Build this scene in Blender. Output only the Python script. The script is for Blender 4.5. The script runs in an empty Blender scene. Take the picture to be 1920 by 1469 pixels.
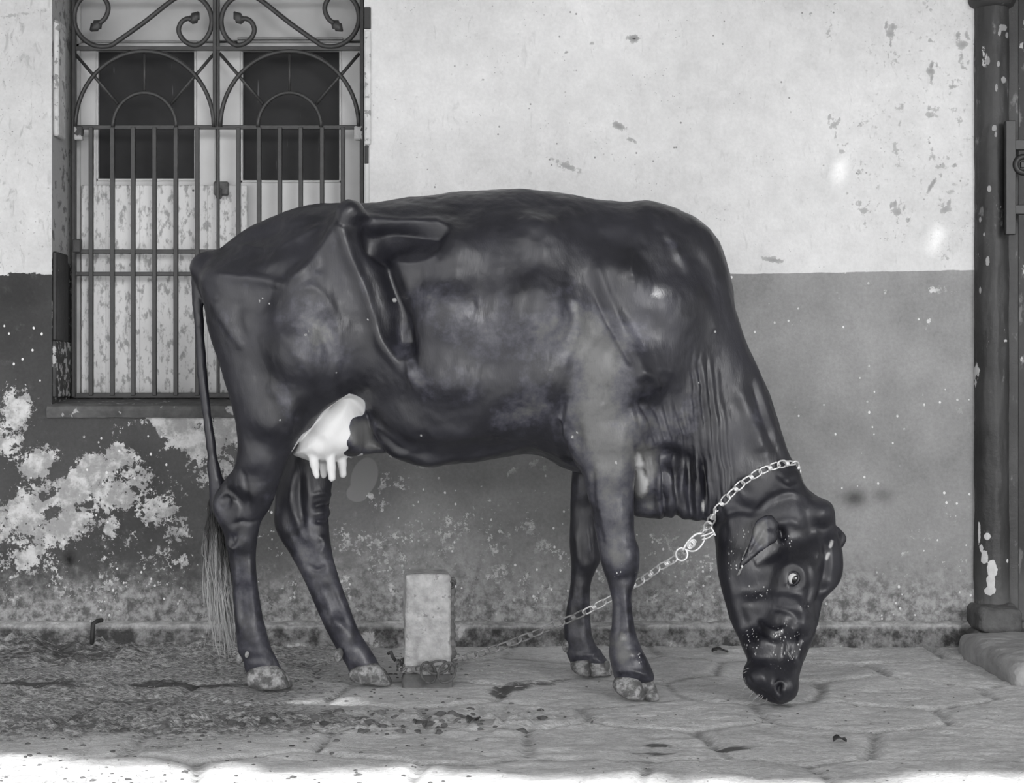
import bpy, math, random
import numpy as np
from mathutils import Vector, Matrix
from mathutils.bvhtree import BVHTree
random.seed(7)
rng = np.random.default_rng(11)
SC = bpy.context.scene
COL = SC.collection
PI = math.pi

# ------------------------------------------------------------------ camera, sky, sun, exposure
FPX, CAMZ = 2940.0, 0.78
cam_d = bpy.data.cameras.new('camera'); cam = bpy.data.objects.new('camera', cam_d); COL.objects.link(cam)
cam.location = (0, 0, CAMZ); cam.rotation_euler = (PI/2, 0, 0)
cam_d.sensor_width = 36.0; cam_d.lens = 36.0*FPX/1920.0
cam_d.clip_start = 0.05; cam_d.clip_end = 200
SC.camera = cam
SC.view_settings.view_transform = 'Standard'; SC.view_settings.look = 'None'
SC.view_settings.gamma = 1.0; SC.view_settings.exposure = -0.27
SC.view_settings.use_curve_mapping = False

def make_world():
    w = bpy.data.worlds.new('overcast_sky'); SC.world = w; w.use_nodes = True
    nt = w.node_tree; nt.nodes.clear()
    out = nt.nodes.new('ShaderNodeOutputWorld'); bg = nt.nodes.new('ShaderNodeBackground')
    tc = nt.nodes.new('ShaderNodeTexCoord')
    def lobe(direction, lo, hi, amp):
        d = Vector(direction).normalized()
        dp = nt.nodes.new('ShaderNodeVectorMath'); dp.operation = 'DOT_PRODUCT'
        nt.links.new(tc.outputs['Generated'], dp.inputs[0]); dp.inputs[1].default_value = d
        mr = nt.nodes.new('ShaderNodeMapRange'); mr.interpolation_type = 'SMOOTHSTEP'
        mr.inputs['From Min'].default_value = lo; mr.inputs['From Max'].default_value = hi
        mr.inputs['To Min'].default_value = 0; mr.inputs['To Max'].default_value = amp
        nt.links.new(dp.outputs['Value'], mr.inputs['Value']); return mr.outputs[0]
    a = lobe((-0.42, -1, 0.06), 0.68, 0.99, 2.1)      # bright haze over the street
    b = lobe((0.40, -0.9, 0.20), 0.965, 0.996, 13.0)   # added bright patch, aimed to reflect as a glint on the shoulder
    s = nt.nodes.new('ShaderNodeMath'); s.operation = 'ADD'; nt.links.new(a, s.inputs[0]); nt.links.new(b, s.inputs[1])
    s2 = nt.nodes.new('ShaderNodeMath'); s2.operation = 'ADD'; nt.links.new(s.outputs[0], s2.inputs[0]); s2.inputs[1].default_value = 0.60
    bg.inputs['Color'].default_value = (0.995, 0.993, 1.0, 1)
    nt.links.new(s2.outputs[0], bg.inputs['Strength']); nt.links.new(bg.outputs[0], out.inputs[0])
make_world()
sun_d = bpy.data.lights.new('sun', 'SUN'); sun = bpy.data.objects.new('sun', sun_d); COL.objects.link(sun)
sun_d.energy = 7.4; sun_d.angle = math.radians(1.5)
sun.location = (-1, -2, 8)
sun.rotation_euler = Vector((-0.20, 0.55, -1.0)).to_track_quat('-Z', 'Y').to_euler()

# ------------------------------------------------------------------ helpers
def at(px, py, d):
    return Vector(((px-960)/FPX*d, d, CAMZ-(py-734.5)/FPX*d))
def g(v, t=0.02):                                   # neutral grey with a slightly cool cast
    return (v, v*0.995, v*(1+t), 1)

def tag(o, label=None, cat=None, group=None, kind=None):
    if label: o['label'] = label
    if cat: o['category'] = cat
    if group: o['group'] = group
    if kind: o['kind'] = kind
    return o
def empty(name, loc=(0, 0, 0), **k):
    o = bpy.data.objects.new(name, None); o.location = loc; o.empty_display_size = .05
    COL.objects.link(o); return tag(o, **k)
def link_mesh(name, me, mat=None, parent=None, smooth=True):
    o = bpy.data.objects.new(name, me); COL.objects.link(o)
    if mat: me.materials.append(mat)
    if smooth: me.polygons.foreach_set('use_smooth', [True]*len(me.polygons))
    if parent is not None:
        o.parent = parent
        o.matrix_parent_inverse = Matrix.Translation(parent.location).inverted() if parent.type == 'EMPTY' else Matrix()
    return o

class MB:
    def __init__(s): s.v = []; s.f = []
    def box(s, x0, x1, y0, y1, z0, z1, b=0.0):
        # bevelled box: 24 corner points
        b = min(b, abs(x1-x0)*.45, abs(y1-y0)*.45, abs(z1-z0)*.45)
        n = len(s.v)
        if b <= 0:
            for x in (x0, x1):
                for y in (y0, y1):
                    for z in (z0, z1): s.v.append((x, y, z))
            for f in ((0,1,3,2),(4,6,7,5),(0,4,5,1),(2,3,7,6),(0,2,6,4),(1,5,7,3)): s.f.append([n+i for i in f])
            return s
        idx = {}
        for i, x in enumerate((x0, x1)):
            for j, y in enumerate((y0, y1)):
                for k, z in enumerate((z0, z1)):
                    sx, sy, sz = 1-2*i, 1-2*j, 1-2*k
                    for a, p in enumerate(((x, y+sy*b, z+sz*b), (x+sx*b, y, z+sz*b), (x+sx*b, y+sy*b, z))):
                        idx[(i, j, k, a)] = len(s.v); s.v.append(p)
        I = idx
        for i in (0, 1):
            s.f.append([I[(i,0,0,0)], I[(i,0,1,0)], I[(i,1,1,0)], I[(i,1,0,0)]][::(-1 if i else 1)])
            s.f.append([I[(0,i,0,1)], I[(1,i,0,1)], I[(1,i,1,1)], I[(0,i,1,1)]][::(-1 if i else 1)])
            s.f.append([I[(0,0,i,2)], I[(0,1,i,2)], I[(1,1,i,2)], I[(1,0,i,2)]][::(-1 if i else 1)])
        for p in (0, 1):
            for q in (0, 1):
                s.f.append([I[(0,p,q,1)], I[(1,p,q,1)], I[(1,p,q,2)], I[(0,p,q,2)]])
                s.f.append([I[(p,0,q,0)], I[(p,1,q,0)], I[(p,1,q,2)], I[(p,0,q,2)]])
                s.f.append([I[(p,q,0,0)], I[(p,q,1,0)], I[(p,q,1,1)], I[(p,q,0,1)]])
        for p in (0, 1):
            for q in (0, 1):
                for r in (0, 1): s.f.append([I[(p,q,r,0)], I[(p,q,r,1)], I[(p,q,r,2)]])
        return s
    def tube(s, pts, r, seg=8, closed=False, caps=True, flat=1.0):
        pts = [Vector(p) for p in pts]; n = len(pts)
        rr = r if hasattr(r, '__len__') else [r]*n
        up = None; base = len(s.v)
        for i, p in enumerate(pts):
            if closed: t = pts[(i+1) % n]-pts[i-1]
            else: t = pts[min(i+1, n-1)]-pts[max(i-1, 0)]
            if t.length < 1e-9: t = Vector((0, 0, 1))
            t.normalize()
            if up is None:
                up = Vector((0, 1, 0)) if abs(t.y) < .9 else Vector((1, 0, 0))
            up = (up-t*up.dot(t))
            if up.length < 1e-6: up = t.orthogonal()
            up.normalize(); sd = t.cross(up)
            for k in range(seg):
                a = 2*PI*k/seg
                s.v.append(tuple(p+(up*math.cos(a)*flat+sd*math.sin(a))*rr[i]))
        m = n if closed else n-1
        for i in range(m):
            j = (i+1) % n
            for k in range(seg):
                l = (k+1) % seg
                s.f.append([base+i*seg+k, base+i*seg+l, base+j*seg+l, base+j*seg+k])
        if caps and not closed:
            s.f.append([base+k for k in range(seg)][::-1]); s.f.append([base+(n-1)*seg+k for k in range(seg)])
        return s
    def build(s, name, mat, parent=None, smooth=False):
        me = bpy.data.meshes.new(name); me.from_pydata(s.v, [], s.f); me.update()
        import bmesh
        bm = bmesh.new(); bm.from_mesh(me); bmesh.ops.recalc_face_normals(bm, faces=bm.faces); bm.to_mesh(me); bm.free()
        return link_mesh(name, me, mat, parent, smooth)

def catmull(P, n=6, closed=False):
    P = [np.array(p, float) for p in P]; out = []
    N = len(P); M = N if closed else N-1
    for i in range(M):
        p0 = P[i-1] if (closed or i > 0) else P[i]*2-P[i+1]
        p1 = P[i]; p2 = P[(i+1) % N]
        p3 = P[(i+2) % N] if (closed or i+2 < N) else p2*2-p1
        for k in range(n):
            t = k/n
            out.append(.5*((2*p1)+(-p0+p2)*t+(2*p0-5*p1+4*p2-p3)*t*t+(-p0+3*p1-3*p2+p3)*t**3))
    if not closed: out.append(P[-1])
    return np.array(out)

# lattice noise in numpy
def _h(ix, iy, iz, seed):
    n = (ix*374761393+iy*668265263+iz*2147483647//7*3+seed*1274126177) & 0xffffffff
    n = ((n ^ (n >> 13))*1274126177) & 0xffffffff
    n = (n ^ (n >> 16)) & 0xffffffff
    return n.astype(np.float64)/4294967295.0
def noise3(x, y, z, seed=0):
    ix, iy, iz = np.floor(x).astype(np.int64), np.floor(y).astype(np.int64), np.floor(z).astype(np.int64)
    fx, fy, fz = x-ix, y-iy, z-iz
    fx, fy, fz = [f*f*f*(f*(f*6-15)+10) for f in (fx, fy, fz)]
    r = 0
    for a in (0, 1):
        for b in (0, 1):
            for c in (0, 1):
                wgt = (fx if a else 1-fx)*(fy if b else 1-fy)*(fz if c else 1-fz)
                r = r+wgt*_h(ix+a, iy+b, iz+c, seed)
    return r*2-1
def fbm(x, y, z=None, scale=1.0, octv=4, seed=0, gain=.5):
    if z is None: z = np.zeros_like(x)
    a, s, t, tot = 1.0, scale, 0, 0
    for o in range(octv):
        t = t+a*noise3(x*s+o*17.3, y*s+o*9.1, z*s+o*5.7, seed+o); tot += a; a *= gain; s *= 2.03
    return t/tot
def sstep(a, b, x):
    t = np.clip((x-a)/(b-a), 0, 1); return t*t*(3-2*t)

# ------------------------------------------------------------------ materials
class NT:
    def __init__(s, name):
        s.m = bpy.data.materials.new(name); s.m.use_nodes = True; s.t = s.m.node_tree; s.t.nodes.clear()
        s.out = s.n('ShaderNodeOutputMaterial'); s.b = s.n('ShaderNodeBsdfPrincipled'); s.l(s.b.outputs[0], s.out.inputs[0])
        s.co = s.n('ShaderNodeTexCoord').outputs['Object']
    def n(s, k, **kw):
        nd = s.t.nodes.new(k)
        for a, v in kw.items(): setattr(nd, a, v)
        return nd
    def l(s, a, b): s.t.links.new(a, b)
    def put(s, v, sock):
        if isinstance(v, (int, float)): sock.default_value = v
        elif isinstance(v, tuple): sock.default_value = v
        else: s.l(v, sock)
    def map(s, scale=(1, 1, 1), loc=(0, 0, 0), rot=(0, 0, 0), co=None):
        m = s.n('ShaderNodeMapping'); m.inputs['Scale'].default_value = scale; m.inputs['Location'].default_value = loc
        m.inputs['Rotation'].default_value = rot; s.l(co or s.co, m.inputs[0]); return m.outputs[0]
    def noise(s, scale, detail=5, rough=.55, co=None, dist=0.0):
        n = s.n('ShaderNodeTexNoise'); n.inputs['Scale'].default_value = scale; n.inputs['Detail'].default_value = detail
        n.inputs['Roughness'].default_value = rough; n.inputs['Distortion'].default_value = dist
        s.l(co or s.co, n.inputs['Vector']); return n.outputs['Fac']
    def voro(s, scale, co=None, feature='F1', rnd=1.0):
        n = s.n('ShaderNodeTexVoronoi', feature=feature); n.inputs['Scale'].default_value = scale
        n.inputs['Randomness'].default_value = rnd
        s.l(co or s.co, n.inputs['Vector']); return n.outputs['Distance']
    def ramp(s, v, a, b, lo=0.0, hi=1.0, smooth=True):
        m = s.n('ShaderNodeMapRange'); m.interpolation_type = 'SMOOTHSTEP' if smooth else 'LINEAR'
        s.put(a, m.inputs['From Min']); s.put(b, m.inputs['From Max']); s.put(lo, m.inputs['To Min']); s.put(hi, m.inputs['To Max'])
        s.put(v, m.inputs['Value']); return m.outputs[0]
    def ma(s, op, a, b=0.0, c=None):
        m = s.n('ShaderNodeMath', operation=op); s.put(a, m.inputs[0]); s.put(b, m.inputs[1])
        if c is not None: s.put(c, m.inputs[2])
        return m.outputs[0]
    def mix(s, f, a, b):
        m = s.n('ShaderNodeMix', data_type='FLOAT'); s.put(f, m.inputs[0]); s.put(a, m.inputs[2]); s.put(b, m.inputs[3]); return m.outputs[0]
    def attr(s, name):
        a = s.n('ShaderNodeAttribute'); a.attribute_name = name; return a.outputs['Fac']
    def sep(s, co=None):
        a = s.n('ShaderNodeSeparateXYZ'); s.l(co or s.co, a.inputs[0]); return a.outputs
    def grey(s, v, cool=1.0):
        c = s.n('ShaderNodeCombineColor'); s.put(v, c.inputs[0]); s.put(v, c.inputs[1])
        s.put(s.ma('MULTIPLY', v, cool), c.inputs[2]); s.l(c.outputs[0], s.b.inputs['Base Color'])
    def bump(s, h, strength=.5, dist=.01):
        b = s.n('ShaderNodeBump'); b.inputs['Strength'].default_value = strength; b.inputs['Distance'].default_value = dist
        s.put(h, b.inputs['Height']); s.l(b.outputs[0], s.b.inputs['Normal'])
    def rough(s, v): s.put(v, s.b.inputs['Roughness'])
    def spec(s, v): s.put(v, s.b.inputs['Specular IOR Level'])

def simple(name, v, rough=.7, var=.25, scale=20, bump=.3, metal=0, spec=.4, chips=None, dist=.004):
    m = NT(name); nz = m.noise(scale, 6)
    val = m.ma('MULTIPLY', v, m.ramp(nz, .25, .75, 1-var, 1+var, False))
    if chips:                                        # chipped paint: value, threshold, scale
        f = m.ramp(m.noise(chips[2], 7, .62), chips[1], chips[1]+.03)
        val = m.mix(f, val, chips[0])
    m.grey(val); m.rough(rough); m.spec(spec); m.b.inputs['Metallic'].default_value = metal
    m.bump(m.noise(scale*2.3, 6), bump, dist); return m.m

# ------------------------------------------------------------------ implicit surfaces for the animal
class Field:
    def __init__(s, lo, hi, h):
        s.h = h; s.lo = np.array(lo, float)
        s.n = np.ceil((np.array(hi)-s.lo)/h).astype(int)+1
        s.ax = [(s.lo[i]+np.arange(s.n[i])*h).astype(np.float32) for i in range(3)]
        s.F = np.full(tuple(s.n), 0.3, np.float32)
    def sl(s, lo, hi):
        r = []
        for i in range(3):
            a = max(0, int((lo[i]-s.lo[i])/s.h)); b = min(s.n[i], int((hi[i]-s.lo[i])/s.h)+2)
            r.append(slice(a, max(a+1, b)))
        return tuple(r)
    def union(s, q, d, k):
        A = s.F[q]
        if k <= 0: s.F[q] = np.minimum(A, d); return
        hh = np.maximum(k-np.abs(A-d), 0)/k
        s.F[q] = np.minimum(A, d)-hh*hh*k*.25
    def ell(s, c, r, k=.02, rot=None):
        c = np.array(c, float); r = np.array(r, float); m = r.max()+k+.02
        q = s.sl(c-m, c+m)
        X = s.ax[0][q[0]][:, None, None]-c[0]; Y = s.ax[1][q[1]][None, :, None]-c[1]; Z = s.ax[2][q[2]][None, None, :]-c[2]
        if rot is not None:                          # rotate about Y
            ca, sa = math.cos(rot), math.sin(rot); X, Z = X*ca-Z*sa, X*sa+Z*ca
        k0 = np.sqrt((X/r[0])**2+(Y/r[1])**2+(Z/r[2])**2)+1e-6
        k1 = np.sqrt((X/r[0]**2)**2+(Y/r[1]**2)**2+(Z/r[2]**2)**2)+1e-6
        s.union(q, (k0*(k0-1)/k1).astype(np.float32), k)
    def caps(s, pts, rad, k=.02):
        for i in range(len(pts)-1):
            a, b = np.array(pts[i], float), np.array(pts[i+1], float); ra, rb = rad[i], rad[i+1]
            m = max(ra, rb)+k+.01
            q = s.sl(np.minimum(a, b)-m, np.maximum(a, b)+m)
            X = s.ax[0][q[0]][:, None, None]-a[0]; Y = s.ax[1][q[1]][None, :, None]-a[1]; Z = s.ax[2][q[2]][None, None, :]-a[2]
            d = b-a; L = max(1e-9, float(d@d))
            t = np.clip((X*d[0]+Y*d[1]+Z*d[2])/L, 0, 1)
            D = np.sqrt((X-t*d[0])**2+(Y-t*d[1])**2+(Z-t*d[2])**2)-(ra+(rb-ra)*t)
            s.union(q, D.astype(np.float32), k)
    def inflate(s, poly, ctrl, k=.03, sub=4, power=3.0):
        """poly: outline; ctrl rows: (px, py, half thickness, edge rounding, depth)"""
        ctrl = np.array(ctrl, float)
        def idw(px, py):
            w = 0; o = [0, 0, 0]
            for c in ctrl:
                wi = 1.0/(((px-c[0])**2+(py-c[1])**2+60)**(power/2)); w = w+wi
                for j in range(3): o[j] = o[j]+wi*c[2+j]
            return [v/w for v in o]
        P = catmull(poly, sub, True)
        _, _, yc = idw(P[:, 0], P[:, 1])
        W = np.stack([(P[:, 0]-960)/FPX*yc, CAMZ-(P[:, 1]-734.5)/FPX*yc], 1)
        m = k+.012
        Tm = ctrl[:, 2].max(); y0, y1 = ctrl[:, 4].min()-Tm-m, ctrl[:, 4].max()+Tm+m
        q = s.sl((W[:, 0].min()-m, y0, W[:, 1].min()-m), (W[:, 0].max()+m, y1, W[:, 1].max()+m))
        X, Z = np.meshgrid(s.ax[0][q[0]].astype(float), s.ax[2][q[2]].astype(float), indexing='ij')
        y = np.full_like(X, yc.mean())
        for _ in range(2):
            px = 960+X/y*FPX; py = 734.5-(Z-CAMZ)/y*FPX
            T, R, y = idw(px, py)
        D = np.full_like(X, 1e9); ins = np.zeros(X.shape, bool)
        N = len(W)
        for i in range(N):
            a, b = W[i], W[(i+1) % N]; e = b-a; L = e@e+1e-12
            t = np.clip(((X-a[0])*e[0]+(Z-a[1])*e[1])/L, 0, 1)
            D = np.minimum(D, (X-a[0]-t*e[0])**2+(Z-a[1]-t*e[1])**2)
            if (a[1] > 0 or True):
                c = ((a[1] > Z) != (b[1] > Z))
                if c.any():
                    xi = a[0]+(Z-a[1])/(b[1]-a[1]+1e-12)*e[0]
                    ins ^= c & (X < xi)
        D = np.sqrt(D); d2 = np.where(ins, D, -D)
        u = np.maximum(0, (R-d2))[:, None, :]
        v = np.abs(s.ax[1][q[1]].astype(float)[None, :, None]-y[:, None, :])
        R3, T3 = R[:, None, :], T[:, None, :]
        k0 = np.sqrt((u/R3)**2+(v/T3)**2)+1e-6
        k1 = np.sqrt((u/R3**2)**2+(v/T3**2)**2)+1e-6
        s.union(q, (k0*(k0-1)/k1).astype(np.float32), k)
    def mesh(s):
        F = s.F; nx, ny, nz = F.shape
        S = F < 0
        c = np.zeros((nx-1, ny-1, nz-1), np.uint8)
        for i in (0, 1):
            for j in (0, 1):
                for l in (0, 1): c += S[i:nx-1+i, j:ny-1+j, l:nz-1+l]
        act = np.argwhere((c > 0) & (c < 8)); del c
        I = act.T
        val = {}
        for i in (0, 1):
            for j in (0, 1):
                for l in (0, 1): val[(i, j, l)] = F[I[0]+i, I[1]+j, I[2]+l].astype(float)
        acc = np.zeros((len(act), 3)); cnt = np.zeros(len(act))
        K = list(val)
        for a in K:
            for ax in range(3):
                if a[ax] == 0:
                    b = tuple(1 if t == ax else a[t] for t in range(3))
                    va, vb = val[a], val[b]; mm = (va < 0) != (vb < 0)
                    t = np.where(mm, va/(va-vb+1e-20), 0)
                    p = np.zeros((len(act), 3)); p[:] = a; p[:, ax] = t
                    acc += p*mm[:, None]; cnt += mm
        V = (act+acc/cnt[:, None])*s.h+s.lo
        idx = np.full((nx-1, ny-1, nz-1), -1, np.int32); idx[I[0], I[1], I[2]] = np.arange(len(act))
        Q = []
        for ax in range(3):
            o1, o2 = (ax+1) % 3, (ax+2) % 3
            sa = [slice(0, F.shape[t]-1) for t in range(3)]; sb = list(sa); sb[ax] = slice(1, F.shape[ax])
            for o in (o1, o2): sa[o] = slice(1, F.shape[o]-1); sb[o] = slice(1, F.shape[o]-1)
            A, B = S[tuple(sa)], S[tuple(sb)]
            E = np.argwhere(A != B)
            flip = A[E[:, 0], E[:, 1], E[:, 2]]
            E[:, o1] += 1; E[:, o2] += 1
            def get(d1, d2):
                e = E.copy(); e[:, o1] -= d1; e[:, o2] -= d2; return idx[e[:, 0], e[:, 1], e[:, 2]]
            q = np.stack([get(1, 1), get(0, 1), get(0, 0), get(1, 0)], 1)
            q[~flip] = q[~flip][:, ::-1]
            Q.append(q)
        return V, np.concatenate(Q)
def vnormals(V, Q):
    n = np.cross(V[Q[:, 2]]-V[Q[:, 0]], V[Q[:, 3]]-V[Q[:, 1]])
    N = np.zeros_like(V)
    for k in range(4):
        for a in range(3): N[:, a] += np.bincount(Q[:, k], n[:, a], len(V))
    return N/(np.linalg.norm(N, axis=1)[:, None]+1e-12)
def relax(V, Q, it=2, lam=.5):
    E = np.concatenate([Q[:, [0, 1]], Q[:, [1, 2]], Q[:, [2, 3]], Q[:, [3, 0]]]); E = np.concatenate([E, E[:, ::-1]])
    c = np.bincount(E[:, 0], minlength=len(V))
    for i in range(it):
        A = np.stack([np.bincount(E[:, 0], V[E[:, 1], a], len(V)) for a in range(3)], 1)/c[:, None]
        V = V+(A-V)*(lam if i % 2 == 0 else -lam*.9)
    return V
def to_mesh(name, V, Q, attrs=None):
    me = bpy.data.meshes.new(name)
    me.vertices.add(len(V)); me.vertices.foreach_set('co', V.astype(np.float32).ravel())
    w = Q.shape[1]
    me.loops.add(w*len(Q)); me.loops.foreach_set('vertex_index', Q.astype(np.int32).ravel())
    me.polygons.add(len(Q)); me.polygons.foreach_set('loop_start', np.arange(0, w*len(Q), w, dtype=np.int32))
    me.update(calc_edges=True)
    for k, a in (attrs or {}).items():
        at_ = me.attributes.new(k, 'FLOAT', 'POINT'); at_.data.foreach_set('value', a.astype(np.float32))
    me.validate(); return me
def proj(V, yc=None):
    y = V[:, 1]; return 960+V[:, 0]/y*FPX, 734.5-(V[:, 2]-CAMZ)/y*FPX
def dist_poly(px, py, pts, sub=5):
    P = catmull(pts, sub) if len(pts) > 2 else np.array(pts, float)
    D = np.full(px.shape, 1e9); S = np.zeros(px.shape); T = np.zeros(px.shape)
    N = len(P)-1
    for i in range(N):
        a, b = P[i], P[i+1]; e = b-a; L = e@e+1e-9
        t = np.clip(((px-a[0])*e[0]+(py-a[1])*e[1])/L, 0, 1)
        dx, dy = px-a[0]-t*e[0], py-a[1]-t*e[1]; d = np.hypot(dx, dy); m = d < D
        D = np.where(m, d, D); S = np.where(m, np.sign(e[0]*dy-e[1]*dx), S); T = np.where(m, (i+t)/N, T)
    return D, S, T
def in_poly(px, py, pts, sub=5):
    P = catmull(pts, sub, True) if sub > 1 else np.array(pts, float); r = np.zeros(px.shape, bool)
    for i in range(len(P)):
        a, b = P[i], P[(i+1) % len(P)]
        r ^= ((a[1] > py) != (b[1] > py)) & (px < a[0]+(py-a[1])/(b[1]-a[1]+1e-12)*(b[0]-a[0]))
    return r


# ------------------------------------------------------------------ the setting
YW = 4.80                                   # front of the wall
WX0, WX1, WZ0 = -1.409, -0.452, 0.735       # window opening
WZ1 = 2.20
DX = at(1892, 0, 4.80).x                    # door opening starts here
def blobs(px, py, L):
    r = np.zeros(px.shape)
    for b in L:
        x, y, rx, ry, a = b[:5]; rot = b[5] if len(b) > 5 else 0
        m = (np.abs(px-x) < 3*max(rx, ry)) & (np.abs(py-y) < 3*max(rx, ry))
        c, s = math.cos(rot), math.sin(rot); dx, dy = px[m]-x, py[m]-y
        r[m] = np.maximum(r[m], a*np.exp(-(((dx*c+dy*s)/rx)**2+((-dx*s+dy*c)/ry)**2)))
    return r
def wall_attrs(X, Z, d=YW):
    px = 960+X/d*FPX; py = 734.5-(Z-CAMZ)/d*FPX
    peel = blobs(px, py, [(30,770,42,48,1),(10,830,40,40,.8),(75,870,50,36,1,-.6),(130,915,90,45,1.1,-.5),(180,880,60,42,1),(60,960,95,55,1.0,-.4),(50,1050,60,40,.8,-.6),
        (120,990,80,45,.95,-.5),(215,930,65,42,.95),(235,850,60,42,.95,-.4),(300,800,100,42,1.15),(360,830,85,50,1.05),(425,800,50,50,1),(330,780,110,26,1.1),(400,880,60,50,.72),
        (290,960,60,42,.72),(330,1000,50,40,.55),(205,990,30,30,.8),(345,1060,25,30,.62),(255,900,50,50,.75),(430,960,40,60,.5),(0,985,40,50,.9),
        (720,905,10,24,.8,.3),(695,930,9,8,.9),(755,900,60,50,.42),(800,1000,110,40,.47),(860,990,60,40,.5),(940,1075,60,30,.55),(960,1100,50,20,.5),(700,1020,60,40,.47),(1000,870,18,10,.75,-.6),(960,885,16,7,.7,-.6),
        (1085,886,26,9,1.1,.5),(1020,880,10,8,.7),(800,873,22,9,1.1),(655,852,40,8,.9,-.15),(735,853,14,8,.8),(1180,930,10,30,.5),(1222,1003,8,6,.8),(1280,1060,50,40,.47),(1290,1095,60,30,.5),
        (1740,608,6,14,.8,.3),(1755,545,40,10,.62),(1660,548,8,8,.8),(1700,1040,20,10,.62),(1800,770,12,10,.5),(1445,560,8,6,.5),(1450,1140,40,20,.45),(1370,1130,10,10,.6)])
    keep = blobs(px, py, [(265,818,34,26,1.3,-.15),(95,925,30,10,.6,-.5),(330,855,22,12,.9),(110,885,22,12,.7,-.5),(150,800,60,34,.6),(250,780,25,22,.5),(95,960,24,12,.7,-.8)])
    peel = peel-keep
    sp = fbm(px/34., py/34., octv=4, seed=31, scale=1.0)
    low = sstep(830, 1000, py)*sstep(1240, 1080, py)
    peel = np.maximum(peel, low*(.33+.35*sp)*np.where(px > 1400, .6, 1))
    stain = np.zeros_like(px)
    R = random.Random(5)
    cent = [(1670,58,1.0),(1745,72,.7),(1805,78,1.0),(1675,110,.6),(1745,130,1.3),(1785,158,.9),(1806,122,.7),(1645,112,.3),(1690,205,.5),(1745,212,.8),(1760,198,.5),(1795,220,.5),(1565,228,.7),
            (1617,226,.6),(1580,278,.6),(1683,280,.6),(1740,262,.5),(1745,290,.5),(1765,305,.6),(1610,320,.6),(1683,305,.5),(1620,390,.7),(1683,392,.9),(1772,388,.9),(1740,350,.4),(1785,355,.4),
            (1690,450,.5),(1770,470,.5),(1745,16,.5),(1556,55,.5),(1640,345,.4),(1700,240,.4),(1600,365,.4),(1775,492,.5)]
    for (x, y, a) in cent:                  # hand prints: a palm and smeared fingers
        s = R.uniform(10, 16); L = []
        rot = R.uniform(-.4, .4)
        L.append((x, y+s*.4, s*.85, s*.6, a*.75, rot))
        for k in range(4):
            fx = (k-1.5)*s*.52; L.append((x+fx+R.uniform(-2, 2), y-s*(.55+R.uniform(-.2, .2)), s*.2, s*.65, a*R.uniform(.4, 1), rot*.5))
        if R.random() < .6: L.append((x+R.uniform(-3, 3), y+s*1.6, s*.18, s*.8, a*.7, .05))
        stain = np.maximum(stain, 1.25*blobs(px, py, L))
    stain = np.maximum(stain, blobs(px, py, [(1189,72,11,6,1.6),(1160,236,14,6,1.3,.5),(1185,263,12,4,.9,.3),(1063,312,28,7,.9,.35),(1450,488,22,5,1.1,.15),(1745,350,3,14,1.3,.5),(1752,340,3,8,1.3,.5),(1063,98,3,3,1.4),
        (1110,80,3,3,1),(1040,302,40,4,.5,.3),(15,30,90,4,.5,-.15),(1790,310,5,4,1.2),(1703,413,4,4,1.2),(1521,27,3,3,1.5),(905,150,5,3,.8),(1000,240,20,2,.5,.6),(1230,180,20,2,.4,-.5)]))
    stain = np.maximum(stain, .15*sstep(1540, 1640, px)*sstep(500, 440, py))
    tone = np.ones_like(px)
    tone -= .13*sstep(130, 90, px)
    tone += .10*fbm(px/260., py/200., octv=3, seed=2, scale=1)
    dirt = sstep(1040, 1180, py)*.9+.18*sstep(900, 1100, py)
    dirt += blobs(px, py, [(800,1040,260,90,.35),(1650,960,220,140,.12),(1500,1100,300,70,.3),(230,1130,160,50,.3),(1620,640,240,160,.10)])
    dark = blobs(px, py, [(1603,935,22,18,.7),(1655,930,20,14,.4),(130,1050,10,14,.9),(60,620,120,90,.35),(30,560,100,60,.4),(1250,900,110,90,.45),(900,900,180,30,.25),(1000,980,100,60,.2),(690,900,120,60,.25),(560,990,60,70,.3),(380,560,10,10,0)])
    slab = blobs(px, py, [(683,895,26,40,1.2,.3),(670,925,22,18,1.2)])
    return dict(peel=peel, stain=stain, tone=tone, dirt=dirt, dark=dark, slab=slab)

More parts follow.
